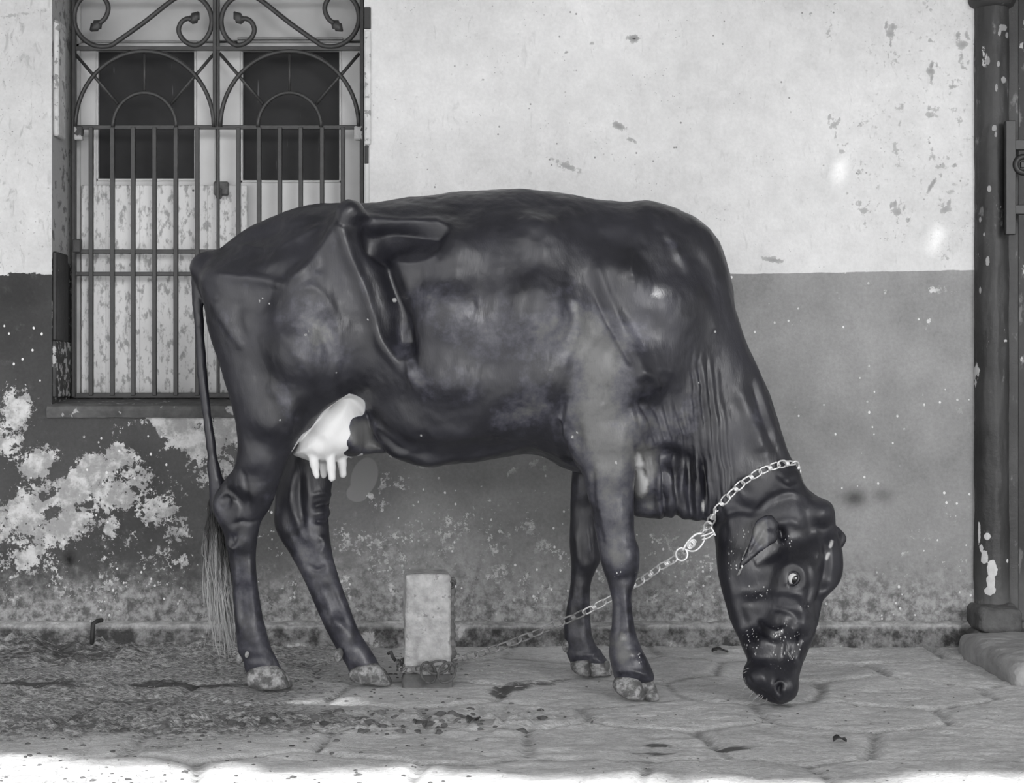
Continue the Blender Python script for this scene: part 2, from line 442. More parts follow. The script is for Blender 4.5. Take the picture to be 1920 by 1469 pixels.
def mat_wall(name='lime_washed_plaster', flip=False):
    m = NT(name)
    s = m.sep(); x, z = s[0], s[2]
    big = m.noise(2.2, 4, .5); mid = m.noise(16, 7, .62); fine = m.noise(90, 6, .65); vf = m.noise(300, 3, .6)
    strk = m.noise(40, 6, .6, m.map((1, 1, .35), rot=(0, .7, 0)), 1.2)
    up = m.ma('MULTIPLY', .66, m.ramp(big, .3, .7, .93, 1.05, False))
    up = m.ma('MULTIPLY', up, m.ramp(mid, .25, .75, .90, 1.08, False))
    up = m.ma('MULTIPLY', up, m.ramp(fine, .25, .75, .93, 1.06, False))
    up = m.ma('MULTIPLY', up, m.attr('tone'))
    # more spattered west of the window
    lft = m.ramp(x, -1.35, -1.5)
    up = m.mix(m.ma('MULTIPLY', lft, m.ramp(strk, .54, .68)), up, .40)
    up = m.mix(m.ma('MULTIPLY', m.ramp(strk, .60, .72), .35), up, .42)
    spk = m.ramp(m.voro(26), .10, .055); spk = m.ma('MULTIPLY', spk, m.ramp(m.noise(5, 2), .50, .58))
    up = m.mix(m.ma('MULTIPLY', spk, .75), up, .14)
    spk2 = m.ramp(m.voro(75), .16, .09); spk2 = m.ma('MULTIPLY', spk2, m.ramp(m.noise(9, 2), m.mix(lft, .55, .40), m.mix(lft, .62, .47)))
    up = m.mix(m.ma('MULTIPLY', spk2, .6), up, .2)
    st = m.ma('ADD', m.attr('stain'), m.ma('MULTIPLY', m.ma('SUBTRACT', m.noise(55, 6, .65), .5), 2.6))
    sm = m.ma('MULTIPLY', m.ramp(st, .36, .56), m.ramp(m.attr('stain'), .04, .2))
    up = m.mix(m.ma('MULTIPLY', sm, m.ramp(m.attr('stain'), .1, 1.2, .55, 1.0)), up, m.mix(m.ramp(m.attr('stain'), 1.3, 1.5), .30, .05))
    # the grey dado
    dd = m.ma('MULTIPLY', .168, m.ramp(m.noise(4, 6, .6), .3, .7, .78, 1.25, False))
    dd = m.ma('MULTIPLY', dd, m.ramp(fine, .3, .7, .9, 1.12, False))
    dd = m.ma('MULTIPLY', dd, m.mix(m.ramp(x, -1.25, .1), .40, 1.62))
    dd = m.ma('MULTIPLY', dd, m.ma('SUBTRACT', 1.0, m.attr('dark')))
    dd = m.mix(m.ramp(m.attr('slab'), .45, .55), dd, .25)
    dn = m.ma('ADD', m.attr('dirt'), m.ma('MULTIPLY', m.ma('SUBTRACT', m.noise(26, 8, .7), .5), 1.5))
    dd = m.mix(m.ma('MULTIPLY', m.ramp(dn, .05, 1.2), .85), dd, m.mix(m.ramp(m.noise(34, 9, .72, None, .15), .36, .64), .11, .46))
    scr = m.ma('MULTIPLY', m.ramp(m.noise(14, 8, .75), .63, .67), m.attr('dirt')); dd = m.mix(scr, dd, .08)
    rag = m.ma('ADD', m.noise(7, 6, .6), 0)
    pf = m.ma('ADD', m.attr('peel'), m.ma('MULTIPLY', m.ma('SUBTRACT', m.noise(62, 10, .72), .5), 2.3))
    pf = m.ma('ADD', pf, m.ma('MULTIPLY', m.ma('SUBTRACT', m.noise(9, 5, .5), .5), .7))
    pm = m.ramp(pf, .56, .585)
    pv = m.mix(m.ramp(m.noise(22, 7, .65), .42, .62), .34, .62)
    pv = m.ma('MULTIPLY', pv, m.ramp(fine, .25, .75, .85, 1.12, False))
    dd = m.mix(pm, dd, pv)
    fl = m.ma('MULTIPLY', m.ramp(m.ma('ADD', m.voro(38, m.map((1, 1, .8))), m.ma('MULTIPLY', m.noise(90, 3), .16)), .23, .19), m.ramp(m.noise(6, 3), .50, .56)); dd = m.mix(fl, dd, .75)
    # edge between lime wash and dado
    xr = m.ramp(x, .6, 1.42, 1.1385, 1.152, False)
    ed = m.ma('ADD', xr, m.ma('MULTIPLY', m.ma('SUBTRACT', m.noise(12, 7, .6), .5), .010))
    ed = m.ma('ADD', ed, m.ma('MULTIPLY', lft, m.ma('MULTIPLY', m.ma('SUBTRACT', m.noise(20, 5, .7), .47), .05)))
    isup = m.ramp(m.ma('SUBTRACT', z, ed), -.0008, .0008)
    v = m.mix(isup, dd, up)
    # drips of the last wash over the dado's rim
    m.grey(v); m.rough(.85); m.spec(.25)
    h = m.ma('ADD', m.ma('MULTIPLY', mid, .9), m.ma('MULTIPLY', fine, .35)); h = m.ma('ADD', h, m.ma('MULTIPLY', vf, .12))
    h = m.ma('SUBTRACT', h, m.ma('MULTIPLY', m.ma('MULTIPLY', pm, m.ma('SUBTRACT', 1.0, isup)), .35))
    h = m.ma('ADD', h, m.ma('MULTIPLY', m.ma('MULTIPLY', m.noise(20, 8, .7), m.attr('dirt')), 1.6))
    m.bump(h, .55, .006)
    return m.m
WALL = mat_wall()
def grid_mesh(name, U, Vv, fn, keep=None, attrs=None):
    A, B = np.meshgrid(U, Vv, indexing='ij'); P = fn(A, B).reshape(-1, 3)
    n, k = len(U), len(Vv); I = np.arange(n*k).reshape(n, k)
    F = np.stack([I[:-1, :-1], I[1:, :-1], I[1:, 1:], I[:-1, 1:]], -1).reshape(-1, 4)
    if keep is not None:
        ca = ((U[:-1]+U[1:])/2)[:, None]+0*Vv[None, 1:]; cb = ((Vv[:-1]+Vv[1:])/2)[None, :]+0*U[1:, None]
        F = F[keep(ca, cb).ravel()]
    at_ = {kk: vv.ravel() for kk, vv in attrs(A, B).items()} if attrs else None
    return to_mesh(name, P, F, at_)
def lines(a, b, h, extra=()):
    return np.unique(np.round(np.concatenate([np.arange(a, b, h), [b], np.array(extra, float)]), 5))
xs = np.unique(np.concatenate([[-6, -4.5, -3.2, -2.4], lines(-1.9, DX, .007, (WX0, WX1))])); zs = lines(-.05, 2.72, .007, (WZ0, WZ1))
wob = lambda X, Z: YW+.004*fbm(X, Z, scale=3, octv=3, seed=5)*(np.abs(X) < 1.8)-.010*sstep(.30, .0, Z)*(1+fbm(X, Z, scale=22, octv=4, seed=6))
wall = link_mesh('wall_back', grid_mesh('wall', xs, zs, lambda X, Z: np.stack([X, wob(X, Z), Z], -1),
    keep=lambda a, b: ~((a > WX0) & (a < WX1) & (b > WZ0) & (b < WZ1)), attrs=wall_attrs), WALL)
tag(wall, kind='structure')
# plinth along the foot of the wall
def plinth():
    X = np.concatenate([[-6, -4, -2.5], lines(-1.9, at(1838, 0, 4.7).x, .008)])
    prof = [(4.83, .082), (4.805, .080), (4.775, .078), (4.755, .072), (4.748, .060), (4.745, .040), (4.743, .020), (4.738, .0), (4.735, -.03)]
    t = np.linspace(0, len(prof)-1, 40); pr = np.array([(np.interp(q, range(len(prof)), [p[0] for p in prof]), np.interp(q, range(len(prof)), [p[1] for p in prof])) for q in t])
    A, T = np.meshgrid(X, np.arange(40), indexing='ij'); Y = pr[T, 0]; Z = pr[T, 1]
    n = fbm(A, Y+Z, scale=30, octv=5, seed=12); n2 = fbm(A, Y+Z, scale=7, octv=3, seed=13)
    Y = Y-.010*n-.012*n2; Z = Z+.005*n*(Z > .0)-.006*np.maximum(0, n2)-.03*sstep(-1.5, -1.9, A)
    P = np.stack([A, Y, Z], -1).reshape(-1, 3)
    n_, k = len(X), 40; I = np.arange(n_*k).reshape(n_, k)
    F = np.stack([I[:-1, :-1], I[:-1, 1:], I[1:, 1:], I[1:, :-1]], -1).reshape(-1, 4)
    m = NT('crumbling_plinth'); s = m.sep(); nz = m.noise(18, 8, .7); f = m.noise(80, 6, .7)
    top = m.ramp(s[2], .055, .074); v = m.mix(top, m.mix(m.ramp(nz, .38, .62), .07, .34), m.mix(m.ramp(nz, .3, .6), .34, .60))
    v = m.ma('MULTIPLY', v, m.ramp(f, .25, .75, .7, 1.3, False)); v = m.mix(m.ramp(m.noise(9, 9, .75), .60, .64), v, .62)
    m.grey(v); m.rough(.9); m.spec(.2); m.bump(m.ma('ADD', nz, f), .8, .01)
    tag(link_mesh('baseboard_back', to_mesh('plinth', P, F), m.m), kind='structure')
plinth()

# ground of worn paving
def slab_field(X, Y):
    xx = X+.05*fbm(X, Y, scale=3, octv=2, seed=41); yy = Y+.05*fbm(X, Y, scale=3, octv=2, seed=42)
    pts = []; R = random.Random(3)
    for j in range(9):
        for i in range(-7, 8): pts.append((i*.42+(j % 2)*.2+R.uniform(-.09, .09), 2.6+j*.30+R.uniform(-.05, .05)))
    d1 = np.full(X.shape, 9.); d2 = np.full(X.shape, 9.)
    for a, b in pts:
        d = np.hypot((xx-a)*.75, (yy-b)); n1 = np.minimum(d1, d); d2 = np.minimum(d2, np.maximum(d1, d)); d1 = n1
    return d2-d1
HOOF = [(at(500,1290,4.10).x, 4.10), (at(690,1285,4.16).x, 4.16), (at(1195,1312,3.97).x, 3.97), (at(1112,1268,4.29).x, 4.29), (at(1462,1325,3.88).x, 3.88), (-.225, 4.2)]
def floor_h(X, Y):
    near = (Y > 2.6) & (np.abs(X) < 1.95)
    z = .007*fbm(X, Y, scale=4, octv=3, seed=21)+.005*fbm(X, Y*1.5, scale=22, octv=4, seed=22)
    e = slab_field(X, Y); z = z-.012*sstep(.035, .0, e)*np.clip(.55+fbm(X, Y, scale=3, seed=44)*1.2, 0, 1)
    lit = sstep(-.35, -.95, X)*sstep(3.3, 3.7, Y)
    rg = fbm(X, Y, scale=16, octv=5, seed=23, gain=.62)
    z = z+lit*.020*np.maximum(0, rg+.05)+.018*sstep(4.45, 4.74, Y)*sstep(-.3, -1.2, X)*(1+rg)+.010*sstep(4.6, 4.75, Y)*(1+.6*rg)
    strip = np.exp(-((Y-3.72-.05*X)/.13)**2)*sstep(.35, -.1, X); z = z+strip*.024*np.maximum(0, fbm(X, Y, scale=34, octv=4, seed=24, gain=.65)+.1)
    for hx, hy in HOOF: z = z*(1-.85*np.exp(-(((X-hx)/.12)**2+((Y-hy)/.09)**2)))
    return np.where(near, z-.002, -.004)
def floor_attrs(X, Y):
    px = 960+X/np.maximum(Y, .5)*FPX; py = 734.5+CAMZ/np.maximum(Y, .5)*FPX
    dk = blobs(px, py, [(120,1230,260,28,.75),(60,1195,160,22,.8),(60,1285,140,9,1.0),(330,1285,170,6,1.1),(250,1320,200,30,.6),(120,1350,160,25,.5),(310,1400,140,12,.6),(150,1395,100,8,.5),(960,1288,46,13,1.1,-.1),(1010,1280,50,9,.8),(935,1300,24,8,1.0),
        (1235,1396,36,5,1.1),(1370,1404,50,6,1.0),(1220,1412,60,5,.8),(1465,1322,40,8,.7),(1200,1450,60,8,.5),(1650,1300,120,8,.5),(800,1262,60,12,.9),(1050,1275,40,6,.7),(680,1345,60,12,.4),(1320,1420,60,5,.5),(540,1230,60,10,.5),(1300,1225,120,8,.4)])  # includes the shadow under the muzzle, painted into the paving colour
    li = blobs(px, py, [(560,1300,150,30,.7),(560,1380,160,35,.8),(300,1440,420,30,.5),(960,1225,100,12,.8),(1000,1440,200,40,.6),(1130,1290,150,30,.45),(1350,1240,120,14,.4),(900,1340,200,40,.4)])
    fade = (Y > 2.6)
    return dict(wet_shade=dk*fade, pale=np.where(fade, li, .6), litter=(sstep(-.15, -.7, X)*sstep(3.35, 3.7, Y)*.8+np.exp(-((Y-3.72-.05*X)/.12)**2)*sstep(.3, 0, X)*.4+.25*fade), joint=sstep(.03, .0, slab_field(X, Y))*fade)
def mat_floor():
    m = NT('worn_stone_paving')
    st = m.map((1, 2.2, 1)); n1 = m.noise(3, 5, .6); n2 = m.noise(22, 8, .68, st, .6); n3 = m.noise(95, 6, .7, st); n4 = m.noise(320, 3, .6)
    v = m.ma('MULTIPLY', .66, m.ramp(n1, .3, .7, .85, 1.18, False)); v = m.ma('MULTIPLY', v, m.ramp(n2, .25, .75, .74, 1.25, False)); v = m.ma('MULTIPLY', v, m.ramp(n3, .3, .7, .70, 1.28, False))
    v = m.mix(m.ma('MULTIPLY', m.attr('pale'), m.ramp(n2, .3, .6, .35, .8)), v, .78)
    lf = m.ma('ADD', m.attr('litter'), m.ma('MULTIPLY', m.ma('SUBTRACT', n2, .5), 1.8)); v = m.mix(m.ma('MULTIPLY', m.ramp(lf, .45, 1.05), .78), v, m.mix(m.ramp(m.noise(60, 8, .75, st), .44, .58), 0.08, .62))
    wf = m.ma('ADD', m.attr('wet_shade'), m.ma('MULTIPLY', m.ma('SUBTRACT', n2, .5), 1.5)); v = m.mix(m.ma('MULTIPLY', m.ramp(wf, .45, .8), .85), v, .055)
    v = m.mix(m.ma('MULTIPLY', m.attr('joint'), m.ramp(n2, .42, .56, 0, .6)), v, .09)
    fl = m.ma('MULTIPLY', m.ramp(m.voro(120, st), .13, .07), m.ramp(m.noise(12, 3), .5, .6)); v = m.mix(m.ma('MULTIPLY', fl, .8), v, .05)
    m.grey(v); m.rough(m.ramp(m.attr('wet_shade'), .2, .9, .85, .5)); m.spec(.3)
    m.bump(m.ma('ADD', m.ma('MULTIPLY', n2, 1.2), m.ma('ADD', m.ma('MULTIPLY', n3, m.ma('ADD', .5, m.attr('litter'))), m.ma('MULTIPLY', n4, .25))), .65, .012); return m.m
FX = np.concatenate([[-9, -6, -4, -3, -2.3], lines(-1.95, 1.95, .008), [2.3, 3, 4, 6, 9]]); FY = np.concatenate([[-12, -8, -5, -3, -1.5, -.5, .5, 1.5, 2.2, 2.6], lines(2.7, 4.86, .008)])
floor = link_mesh('floor', grid_mesh('floor', FX, FY, lambda X, Y: np.stack([X, Y, floor_h(X, Y)], -1), attrs=floor_attrs), mat_floor()); tag(floor, kind='structure')
# unseen roof added above the frame to keep sun off wall and cow
SUN = Vector((-0.20, 0.55, -1.0))
def shade_roof_mesh():
    """an added thin roof, its edge slanted to set the shade line; gaps placed to let flecks of sun fall on the wall, the cow and the ground"""
    gaps = []
    for (x, y, d, w, h) in ((1574, 318, 4.8, .040, .026), (1755, 448, 4.8, .042, .032), (1178, 336, 4.8, .024, .014), (1228, 562, 3.92, .125, .095), (610, 1315, 3.95, .17, .035)):
        q = at(x, y, d); t = (2.73-q.z); c = q-SUN*t; gaps.append((c.x-w/2, c.x+w/2, c.y-h/2, c.y+h/2))
    mb = MB(); Y0 = 2.10
    X = sorted({-6, 6} | {v for g_ in gaps for v in g_[:2]}); Y = sorted({Y0, 5.3} | {v for g_ in gaps for v in g_[2:]})
    for a, b in zip(X[:-1], X[1:]):
        run = None
        for c, d in zip(Y[:-1], Y[1:]):
            hole = any(g_[0] <= (a+b)/2 <= g_[1] and g_[2] <= (c+d)/2 <= g_[3] for g_ in gaps)
            if hole:
                if run: mb.box(a, b, run[0], run[1], 2.72, 2.735); run = None
            else: run = (run[0], d) if run else (c, d)
        if run: mb.box(a, b, run[0], run[1], 2.72, 2.735)
    R = random.Random(4); e = [(-6, 2.05)]; x = -2.3
    while x < 2.3:                                             # ragged edge of the added roof
        e.append((x, float(np.interp(x, [-2.2, -1.0, -.5, .2, .9, 2.2], [1.92, 1.90, 1.82, 1.74, 1.66, 1.70]))+R.uniform(-.05, .05))); x += R.uniform(.05, .16)
    e.append((6, 1.65)); n0 = len(mb.v)
    for x, y in e:
        for (yy, z) in ((y, 2.72), (Y0, 2.72), (Y0, 2.735), (y, 2.735)): mb.v.append((x, yy, z))
    for i in range(len(e)-1):
        for k in range(4): l = (k+1) % 4; mb.f.append([n0+i*4+k, n0+i*4+l, n0+i*4+4+l, n0+i*4+4+k])
    return mb
tag(shade_roof_mesh().build('added_shade_roof', simple('shade_roof_boards', .32, .8)), kind='structure')

# ---- window: reveals, sill, casement
W_WHITE = simple('old_white_paint', .56, .6, .12, 30, .3, chips=(.20, .66, 24)); W_WHITE2 = simple('weathered_white_board', .58, .65, .2, 26, .4, chips=(.28, .565, 34)); W_DARK = simple('dark_paint_chipped', .028, .45, .3, 22, .4, chips=(.5, .69, 26))
W_REV = None
def mat_reveal():
    m = NT('reveal_paint'); s = m.sep(); z = s[2]
    up = m.mix(m.ramp(m.noise(26, 8, .65), .53, .62), .40, .16); lo = m.mix(m.ramp(m.noise(30, 8, .65), .55, .58), .06, .45)
    v = m.mix(m.ramp(m.ma('ADD', z, m.ma('MULTIPLY', m.noise(20), .02)), 1.19, 1.20), lo, up); m.grey(v); m.rough(.8); m.bump(m.noise(50, 7), .5, .005); return m.m
def trim(name, mb, mat): return tag(mb.build(name, mat), kind='structure')
REV = mat_reveal(); PL = simple('sill_render', .10, .85, .35, 30, .6, chips=(.40, .60, 20))
trim('trim_1', MB().box(WX0-.06, WX0, YW+.006, 5.06, WZ0-.02, WZ1, 0), REV)
trim('trim_2', MB().box(WX1, WX1+.06, YW+.006, 5.06, WZ0-.02, WZ1, 0), REV)
def sill():
    mb = MB(); P = [(4.788,.708),(4.784,.722),(4.790,.735),(4.81,.742),(4.97,.757),(5.06,.76),(5.06,.70),(4.79,.70)]
    n = 40; 
    for i in range(n+1):
        x = WX0-.012+(WX1-WX0+.03)*i/n
        for (y, z) in P: mb.v.append((x, y+random.uniform(-.0015, .0015), z+random.uniform(-.0012, .0012)))
    for i in range(n):
        for k in range(8): l = (k+1) % 8; mb.f.append([i*8+k, i*8+l, i*8+8+l, i*8+8+k])
    mb.f.append(list(range(8))); mb.f.append([n*8+k for k in range(8)][::-1]); return mb
trim('trim_3', sill(), PL)
# flat wooden strips fixed on the left reveal and the right edge
trim('trim_4', MB().box(WX0-.001, WX0+.016, 4.815, 4.895, at(0,258,4.85).z, at(0,42,4.85).z, .004), W_WHITE2)
trim('trim_5', MB().box(WX0-.001, WX0+.014, 4.806, 4.93, at(0,640,4.85).z, at(0,474,4.85).z, .004), W_DARK)
trim('trim_6', MB().box(WX1+.001, WX1+.020, YW-.008, YW+.03, at(0,272,4.8).z, at(0,58,4.8).z, .003), W_WHITE2)
trim('trim_7', MB().box(WX1+.001, WX1+.016, YW-.005, YW+.03, at(0,700,4.8).z, at(0,276,4.8).z, .003), W_WHITE)
trim('trim_8', MB().box(WX1-.0005, WX1+.020, YW-.007, YW+.02, at(0,55,4.8).z, at(0,14,4.8).z, .002), W_DARK)
trim('trim_9', MB().box(WX1+.001, WX1+.014, YW-.006, YW+.02, at(0,308,4.8).z, at(0,273,4.8).z, .002), W_DARK)
trim('trim_10', MB().box(WX0-.001, WX0+.010, 4.806, 4.97, at(0,745,4.85).z, at(0,640,4.85).z, .003), simple('chipped_dark_strip', .07, .7, .3, 30, .5, chips=(.5, .52, 30)))

def pbox(x0, x1, y0, y1, d0, d1, b=.003, mb=None):           # outline in the photo's frame at depth d0, thickness to d1
    a = at(x0, y1, d0); c = at(x1, y0, d0); return (mb or MB()).box(a.x, c.x, d0, d1, a.z, c.z, b)
win = empty('window_1', (at(405, 745, 5.0).x, 5.0, .76), kind='structure')
D5 = 5.0
PAINT = simple('cream_gloss_paint', .56, .45, .10, 8, .15, chips=(.20, .70, 18))
fr = MB()
for r in ((136,150,-120,742),(676,690,-120,742),(136,690,80,94)): pbox(*r, D5-.012, D5+.05, .004, fr)
fr.build('window_frame', simple('window_frame_paint', .43, .5, .2, 12, .2), win)
tp = MB()
for r in ((150,405,-120,78),(407,676,-120,76)): pbox(*r, D5+.004, D5+.03, .003, tp)
tp.build('transom_panel', simple('transom_panel_paint', .40, .5, .15, 6, .15), win)
mo = MB()
for r in ((172,370,76,80),(172,370,82,85),(445,643,70,74),(445,643,76,80)): pbox(*r, D5-.006, D5+.01, .001, mo)
mo.build('transom_moulding', simple('moulding_shadow_paint', .22, .6), win)
def leaf(x0, x1, gx0, gx1, gy0, gy1, yb):
    sh = MB()
    for r in ((x0,gx0,94,yb),(gx1,x1,94,yb),(gx0,gx1,gy1,yb)): pbox(*r, D5, D5+.035, .003, sh)
    o = sh.build('shutter', PAINT, win)
    be = MB()
    for r in ((gx0,gx0+4,94,gy1),(gx1-4,gx1,94,gy1),(gx0,gx1,gy1-4,gy1)): pbox(*r, D5+.006, D5+.03, .001, be)
    be.build('glazing_bead', PAINT, o)
    gl = pbox(gx0, gx1, 90, gy1, D5+.020, D5+.028, .001)
    m = NT('dusty_dark_pane'); s = m.noise(5, 4, .6); sc = m.ramp(m.noise(60, 3, .5, m.map((1, 1, .10))), .70, .76)
    v = m.mix(m.ma('MULTIPLY', sc, .35), m.ma('MULTIPLY', .028, m.ramp(s, .3, .7, .8, 1.25)), .25); m.grey(v, 1.03); m.rough(.5); m.spec(.12)
    gl.build('pane', m.m, o)
leaf(150, 403.5, 180, 368, 94, 339, 742); leaf(407, 676, 451, 640, 94, 342, 742)
bd = MB(); pbox(152, 463, 347, 738, D5-.022, D5-.001, .003, bd); pbox(170, 174, 347, 738, D5-.026, D5-.02, .001, bd)
m = NT('board_flaking_paint'); nn = m.noise(48, 8, .66, m.map((1, 1, .5))); pl = m.ramp(m.noise(2.5, 2), .35, .65, .88, 1.05); v = m.mix(m.ramp(nn, .50, .62), .70, .34)
v = m.mix(m.ramp(m.noise(11, 6, .6, m.map((1.6, 1, .35))), .62, .72), v, .28); v = m.ma('MULTIPLY', v, pl); v = m.mix(m.ramp(m.voro(13), .07, .05), v, .08)
xx = m.ma('FRACT', m.ma('MULTIPLY', m.sep()[0], 9.3)); v = m.mix(m.ma('MULTIPLY', m.ramp(xx, .035, .0), .45), v, .16)
m.grey(v); m.rough(.75); m.bump(nn, .4, .004); bd.build('nailed_board', m.m, win)
lock = MB(); pbox(400, 428, 340, 366, D5-.035, D5-.018, .004, lock); pbox(404, 414, 352, 372, D5-.05, D5-.03, .003, lock); lock.build('latch', simple('old_iron', .10, .6, .5, 40), win)
# dark room behind the casement
trim('wall_room', MB().box(WX0-.1, WX1+.1, 5.12, 5.14, .6, 2.4), simple('dark_inside', .02))

# ---- wrought iron grille
GY = 4.93
IRON = simple('painted_iron', .034, .45, .3, 30, .4, spec=.5, chips=(.55, .715, 14))
gr = empty('window_grille', (at(408, 742, GY).x, GY, at(408, 742, GY).z), label='wrought-iron window grille with scrolls, twin arches and upright bars', cat='window grille')
def gp(x, y, o=0): return at(x, y, GY+o)
def gbar(name, pts, r=.0062, o=0, seg=8, par=gr): return MB().tube([gp(x, y, o) for x, y in pts], r, seg).build(name, IRON, par, True)
def flat(name, x0, y0, x1, y1, w=.0065, t=.004, o=0):
    a = gp(min(x0, x1), max(y0, y1), o); b = gp(max(x0, x1), min(y0, y1), o)
    if abs(x1-x0) < abs(y1-y0): mb = MB().box(a.x-w, a.x+w, a.y-t, a.y+t, a.z, b.z, .0015)
    else: mb = MB().box(a.x, b.x, a.y-t, a.y+t, a.z-w, a.z+w, .0015)
    return mb.build(name, IRON, gr)
flat('frame_bar', 139, -90, 139, 745, .006, .010); flat('frame_bar', 679, -90, 679, 745, .006, .010)
flat('centre_bar', 403, -90, 403, 239, .0055, .009); flat('centre_bar', 409, -90, 409, 743, .0045, .007, .004)
for y in (-6, 91, 239, 472, 514, 742): flat('rail', 138, y, 680, y, .0065 if y != 742 else .008, .005)
for x in (171, 211, 250, 290, 330, 370, 447, 486, 525, 564, 604, 643): flat('upright_bar', x, 239, x, 742, .0068, .0068, -.004)
def arc(cx, y0, rx, ry, n=28): return [(cx-rx*math.cos(PI*i/n), y0-ry*math.sin(PI*i/n)) for i in range(n+1)]
for cx in (271, 543):
    gbar('arch', arc(cx, 238, 130, 142), .0068, -.006); gbar('arch', arc(cx, 238, 59.5, 64), .0062, -.006)
    gbar('spoke', [(cx, 174), (cx, 97)], .0045); gbar('spoke', [(cx-50, 195), (cx-131, 100)], .0052); gbar('spoke', [(cx+50, 195), (cx+131, 100)], .0052)
def scroll(fx):
    P = [(186,44),(197,34),(203,18),(200,4),(190,-8),(172,-13),(154,-4),(142,14),(139,38),(146,60),(160,76),(180,86),(205,86),(225,74),(270,42),(318,4),(336,-6),(356,-9),(376,-2),(391,15),(397,36),(394,58),(383,76),(368,85),(352,81),(340,70),(335,56),(340,42),(351,35),(360,37)]
    C = [(fx(x), y) for x, y in catmull(P, 5)]; o = MB().tube([gp(x, y, -.004) for x, y in C], [.0078]*len(C), 8).build('scroll', IRON, gr, True)
    for (x, y, ax, ay) in ((183,46,-9,8),(362,37,6,-8)):         # leaf-shaped ends
        mb = MB(); b = gp(fx(x), y, -.004); d = gp(fx(x+ax), y+ay, -.004)-b; d.normalize(); n = Vector((-d.z, 0, d.x))
        for L, w in ((-.012, .006), (.0, .016), (.008, .012), (.013, .015), (.030, .002)):
            for s_ in (-1, 1):
                for t in (-1, 1): mb.v.append(tuple(b+d*L+n*w*s_+Vector((0, .006*t, 0))))
        for i in range(4):
            a = i*4; c = a+4
            for q in ((0,1,1,0),(2,3,3,2)): mb.f.append([a+q[0], a+q[1], c+q[2], c+q[3]])
            mb.f.append([a, a+2, c+2, c]); mb.f.append([a+1, a+3, c+3, c+1])
        mb.f.append([0,1,3,2]); mb.f.append([16,17,19,18]); mb.build('leaf_end', IRON, o, True)
scroll(lambda x: x); scroll(lambda x: 812-x)
for (x, y) in ((146, 250), (672, 250), (143, 462)):
    pbox(x-8, x+8, y-14, y+12, GY-.012, GY+.012, .003).build('fixing_lug', simple('lug_paint', .42, .6, .3, 40, .4, chips=(.05, .55, 30)) if y < 400 else IRON, gr)

# ---- column, its foot, the doorway and the step on the right
def rough_block(x0, x1, y0, y1, z0, z1, r, amp, freq, seed=0, res=.01, rotz=0, dent=0):
    c = np.array([(x0+x1)/2, (y0+y1)/2, (z0+z1)/2]); hs = np.array([x1-x0, y1-y0, z1-z0])/2
    Vs, Fs, off = [], [], 0
    for ax in range(3):
        o1, o2 = (ax+1) % 3, (ax+2) % 3; n1 = max(3, int(2*hs[o1]/res)); n2 = max(3, int(2*hs[o2]/res))
        for sg in (-1, 1):
            A, B = np.meshgrid(np.linspace(-hs[o1], hs[o1], n1+1), np.linspace(-hs[o2], hs[o2], n2+1), indexing='ij')
            P = np.zeros(A.shape+(3,)); P[..., ax] = sg*hs[ax]; P[..., o1] = A; P[..., o2] = B; P = P.reshape(-1, 3)
            I = np.arange((n1+1)*(n2+1)).reshape(n1+1, n2+1)+off
            F = np.stack([I[:-1, :-1], I[1:, :-1], I[1:, 1:], I[:-1, 1:]], -1).reshape(-1, 4)
            Vs.append(P); Fs.append(F if sg > 0 else F[:, ::-1]); off += len(P)
    P = np.concatenate(Vs); F = np.concatenate(Fs)
    core = np.clip(P, -(hs-r), hs-r); d = P-core; L = np.linalg.norm(d, axis=1)[:, None]+1e-9; P = core+d/L*r; N = d/L
    P = P+N*(amp*fbm(P[:, 0]+seed, P[:, 1], P[:, 2], freq, 5, seed))[:, None]
    if rotz: ca, sa = math.cos(rotz), math.sin(rotz); P = np.stack([P[:, 0]*ca-P[:, 1]*sa, P[:, 0]*sa+P[:, 1]*ca, P[:, 2]], 1)
    P = P+c
    # weld coincident border points
    key = np.round(P*1e5).astype(np.int64); _, ui, inv = np.unique(key, axis=0, return_index=True, return_inverse=True)
    return to_mesh('block', P[ui], inv.reshape(-1)[F.ravel()].reshape(-1, 4))
def mat_dark_paint(name, v0, lo=.45, peel=False):
    m = NT(name); s = m.sep()
    v = m.ma('MULTIPLY', v0, m.ramp(m.noise(7, 6, .6), .3, .7, .7, 1.5, False))
    v = m.mix(m.ma('MULTIPLY', m.ramp(m.noise(16, 6, .65, m.map((1, 1, .5))), .60, .68), .6), v, .22)
    v = m.mix(m.ramp(m.noise(11, 8, .66, m.map((1.3, 1, .6), (3, 1, 2))), .635, .65), v, .52)
    v = m.mix(m.ma('MULTIPLY', m.ramp(m.ma('ADD', s[2], m.ma('MULTIPLY', m.noise(14, 6), .3)), .50, .12), .7), v, .17)
    if peel: v = m.mix(m.ramp(m.ma('ADD', m.attr('peel'), m.ma('MULTIPLY', m.ma('SUBTRACT', m.noise(60, 7, .65), .5), .7)), .42, .46), v, m.ma('MULTIPLY', m.mix(m.noise(40), .45, .75), m.ramp(s[2], .95, 1.15, 1.0, .45)))
    m.grey(v); m.rough(lo); m.spec(.4); m.bump(m.noise(30, 7, .65), .5, .006); return m.m
COLP = mat_dark_paint('dark_column_paint', .030)
colr = empty('column', (at(1866, 1180, 4.76).x, 4.80, .06), label='dark painted round column with chipped paint at the right, beside the doorway', cat='column')
cx = at(1866, 0, 4.76).x; nseg, nz = 72, 380
zz = np.linspace(.10, 1.955, nz); th = np.linspace(0, 2*PI, nseg, endpoint=False); T, Z = np.meshgrid(th, zz, indexing='ij')
Rr = .052+.004*sstep(.5, .1, Z)+.0035*fbm(np.cos(T)*.3, np.sin(T)*.3, Z, 9, 5, 3)
